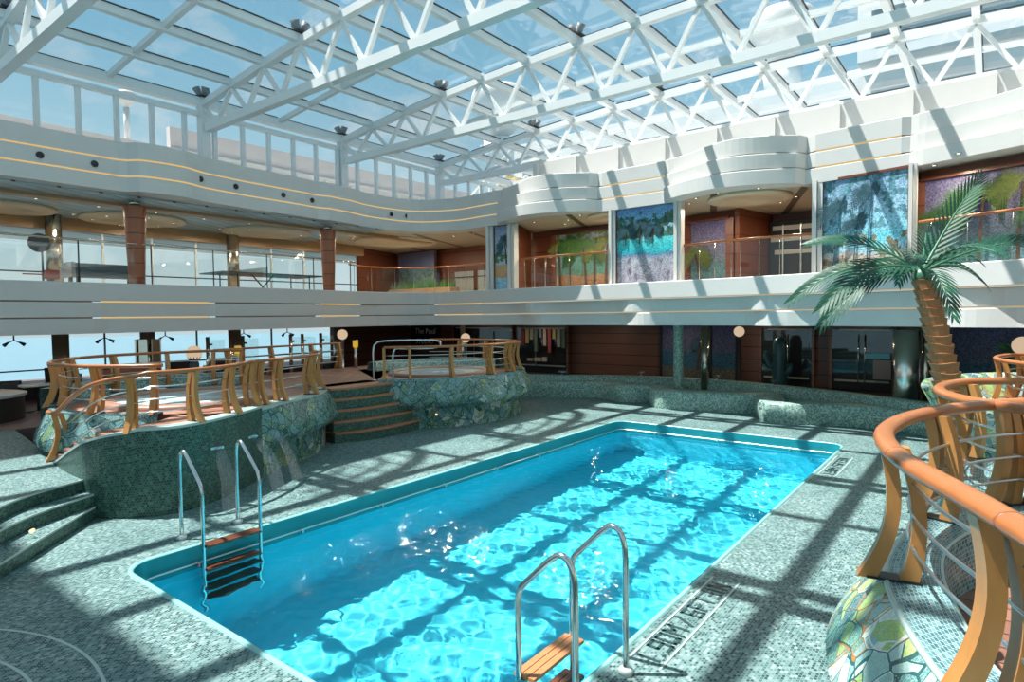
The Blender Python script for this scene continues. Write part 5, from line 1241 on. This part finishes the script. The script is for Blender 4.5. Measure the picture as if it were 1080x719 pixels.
spots('lounge_downlight', [(-16.2, 3.6 + 2.4 * k, 2.12) for k in range(4)], 40)

w = bpy.data.worlds.new('sky'); S.world = w; w.use_nodes = True; nt = w.node_tree; nt.nodes.clear()
tc = nt.nodes.new('ShaderNodeTexCoord').outputs['Generated']
sx = nt.nodes.new('ShaderNodeSeparateXYZ'); L(nt, tc, sx.inputs[0])
c = ramp(nt, sx.outputs[2], [(0., (.66, .82, .87)), (.06, (.68, .84, .88)), (.18, (.50, .76, .87)), (.36, (.29, .60, .80)), (.60, (.22, .48, .70)), (1., (.24, .45, .64))])
# thin cloud streaks and the bright haze around the sun
mp = vmath(nt, 'MULTIPLY', tc, (2.2, 5.5, 9.))
cl = noise(nt, mp, 1.7, 5., .6)
c = mix(nt, math_(nt, 'MULTIPLY', math_(nt, 'MAXIMUM', math_(nt, 'SUBTRACT', cl.outputs[0], .50), 0.), 2.6), c, (.86, .90, .92))
sd = Vector((-.37, -.25, 1)).normalized()
dp = nt.nodes.new('ShaderNodeVectorMath'); dp.operation = 'DOT_PRODUCT'; L(nt, tc, dp.inputs[0]); dp.inputs[1].default_value = sd
halo = math_(nt, 'MULTIPLY', math_(nt, 'POWER', math_(nt, 'MAXIMUM', dp.outputs[1 if len(dp.outputs) > 1 else 0], 0.), 8.), .3)
st = math_(nt, 'ADD', 1.15, halo)
bg = nt.nodes.new('ShaderNodeBackground'); L(nt, c, bg.inputs[0]); L(nt, st, bg.inputs[1])
ow = nt.nodes.new('ShaderNodeOutputWorld'); L(nt, bg.outputs[0], ow.inputs[0])

# ------------------------------------------------------------------ camera
cam = bpy.data.cameras.new('camera'); co = bpy.data.objects.new('camera', cam); C.objects.link(co); S.camera = co
cam.sensor_width = 36.; cam.lens = 650.7 / 1080 * 36; cam.clip_start = .05; cam.clip_end = 3000
rx_ = Vector((.790, .613, -.011)); f_ = Vector((.6130, -.7890, .041))
u_ = f_.cross(rx_).normalized(); rx_ = u_.cross(f_).normalized(); f_.normalize()
co.matrix_world = Matrix(((rx_.x, u_.x, f_.x, 0.), (rx_.y, u_.y, f_.y, 0.), (rx_.z, u_.z, f_.z, 2.45), (0, 0, 0, 1)))

S.view_settings.view_transform = 'Standard'; S.view_settings.look = 'None'; S.view_settings.gamma = 1.; S.view_settings.use_curve_mapping = False
S.view_settings.exposure = -0.40
cy = S.cycles
cy.use_denoising = True; cy.max_bounces = 10; cy.transparent_max_bounces = 24; cy.transmission_bounces = 8; cy.diffuse_bounces = 4; cy.glossy_bounces = 4
cy.sample_clamp_indirect = 6.; cy.caustics_refractive = True
# sunlight refracted by the ripples onto the pool floor
sun.cycles.is_caustics_light = True
WATER.cycles.is_caustics_caster = True
for o in pool.children:
    if o.name.startswith(('basin',)): o.cycles.is_caustics_receiver = True

# things of one kind belong together
for base, phrase in (('pilaster', 'white pilasters of the upper gallery'), ('mosaic_mural', 'mosaic murals along the back walls'), ('chrome_column', 'chrome columns around the pool hall'), ('wooden_column', 'rosewood columns of the upper gallery'),
                     ('glass_screen', 'glass screens along the lower windows'), ('glass_balustrade', 'glass balustrades of the upper recesses'), ('globe_lamp', 'globe lamps around the pool deck'), ('lamp_bollard', 'yellow lamp bollards'), ('mosaic_bench', 'curved mosaic benches behind the pool'),
                     ('fountain_jet', 'small jets along the bench ledge'), ('water_jet', 'water sheets from the green parapet'), ('hot_tub', 'round hot tubs'), ('tub_bench', 'seat walls behind the hot tubs'), ('step_light', 'tiny step lights'), ('curved_railing', 'curved wooden railings of the terraces'),
                     ('raised_terrace', 'raised mosaic terraces'), ('pool_ladder', 'stainless pool ladders'), ('depth_marking', 'depth markings on the deck'), ('lounge_chair', 'black lounge chairs'), ('lounge_table', 'grey lounge tables'), ('roof_truss', 'white roof trusses'), ('radar_dome', 'white domes outside'), ('ceiling_disc', 'cream ceiling discs')):
    for o in list(C.objects):
        if o.parent is None and o.name.split('.')[0] == base and 'group' not in o: o['group'] = phrase
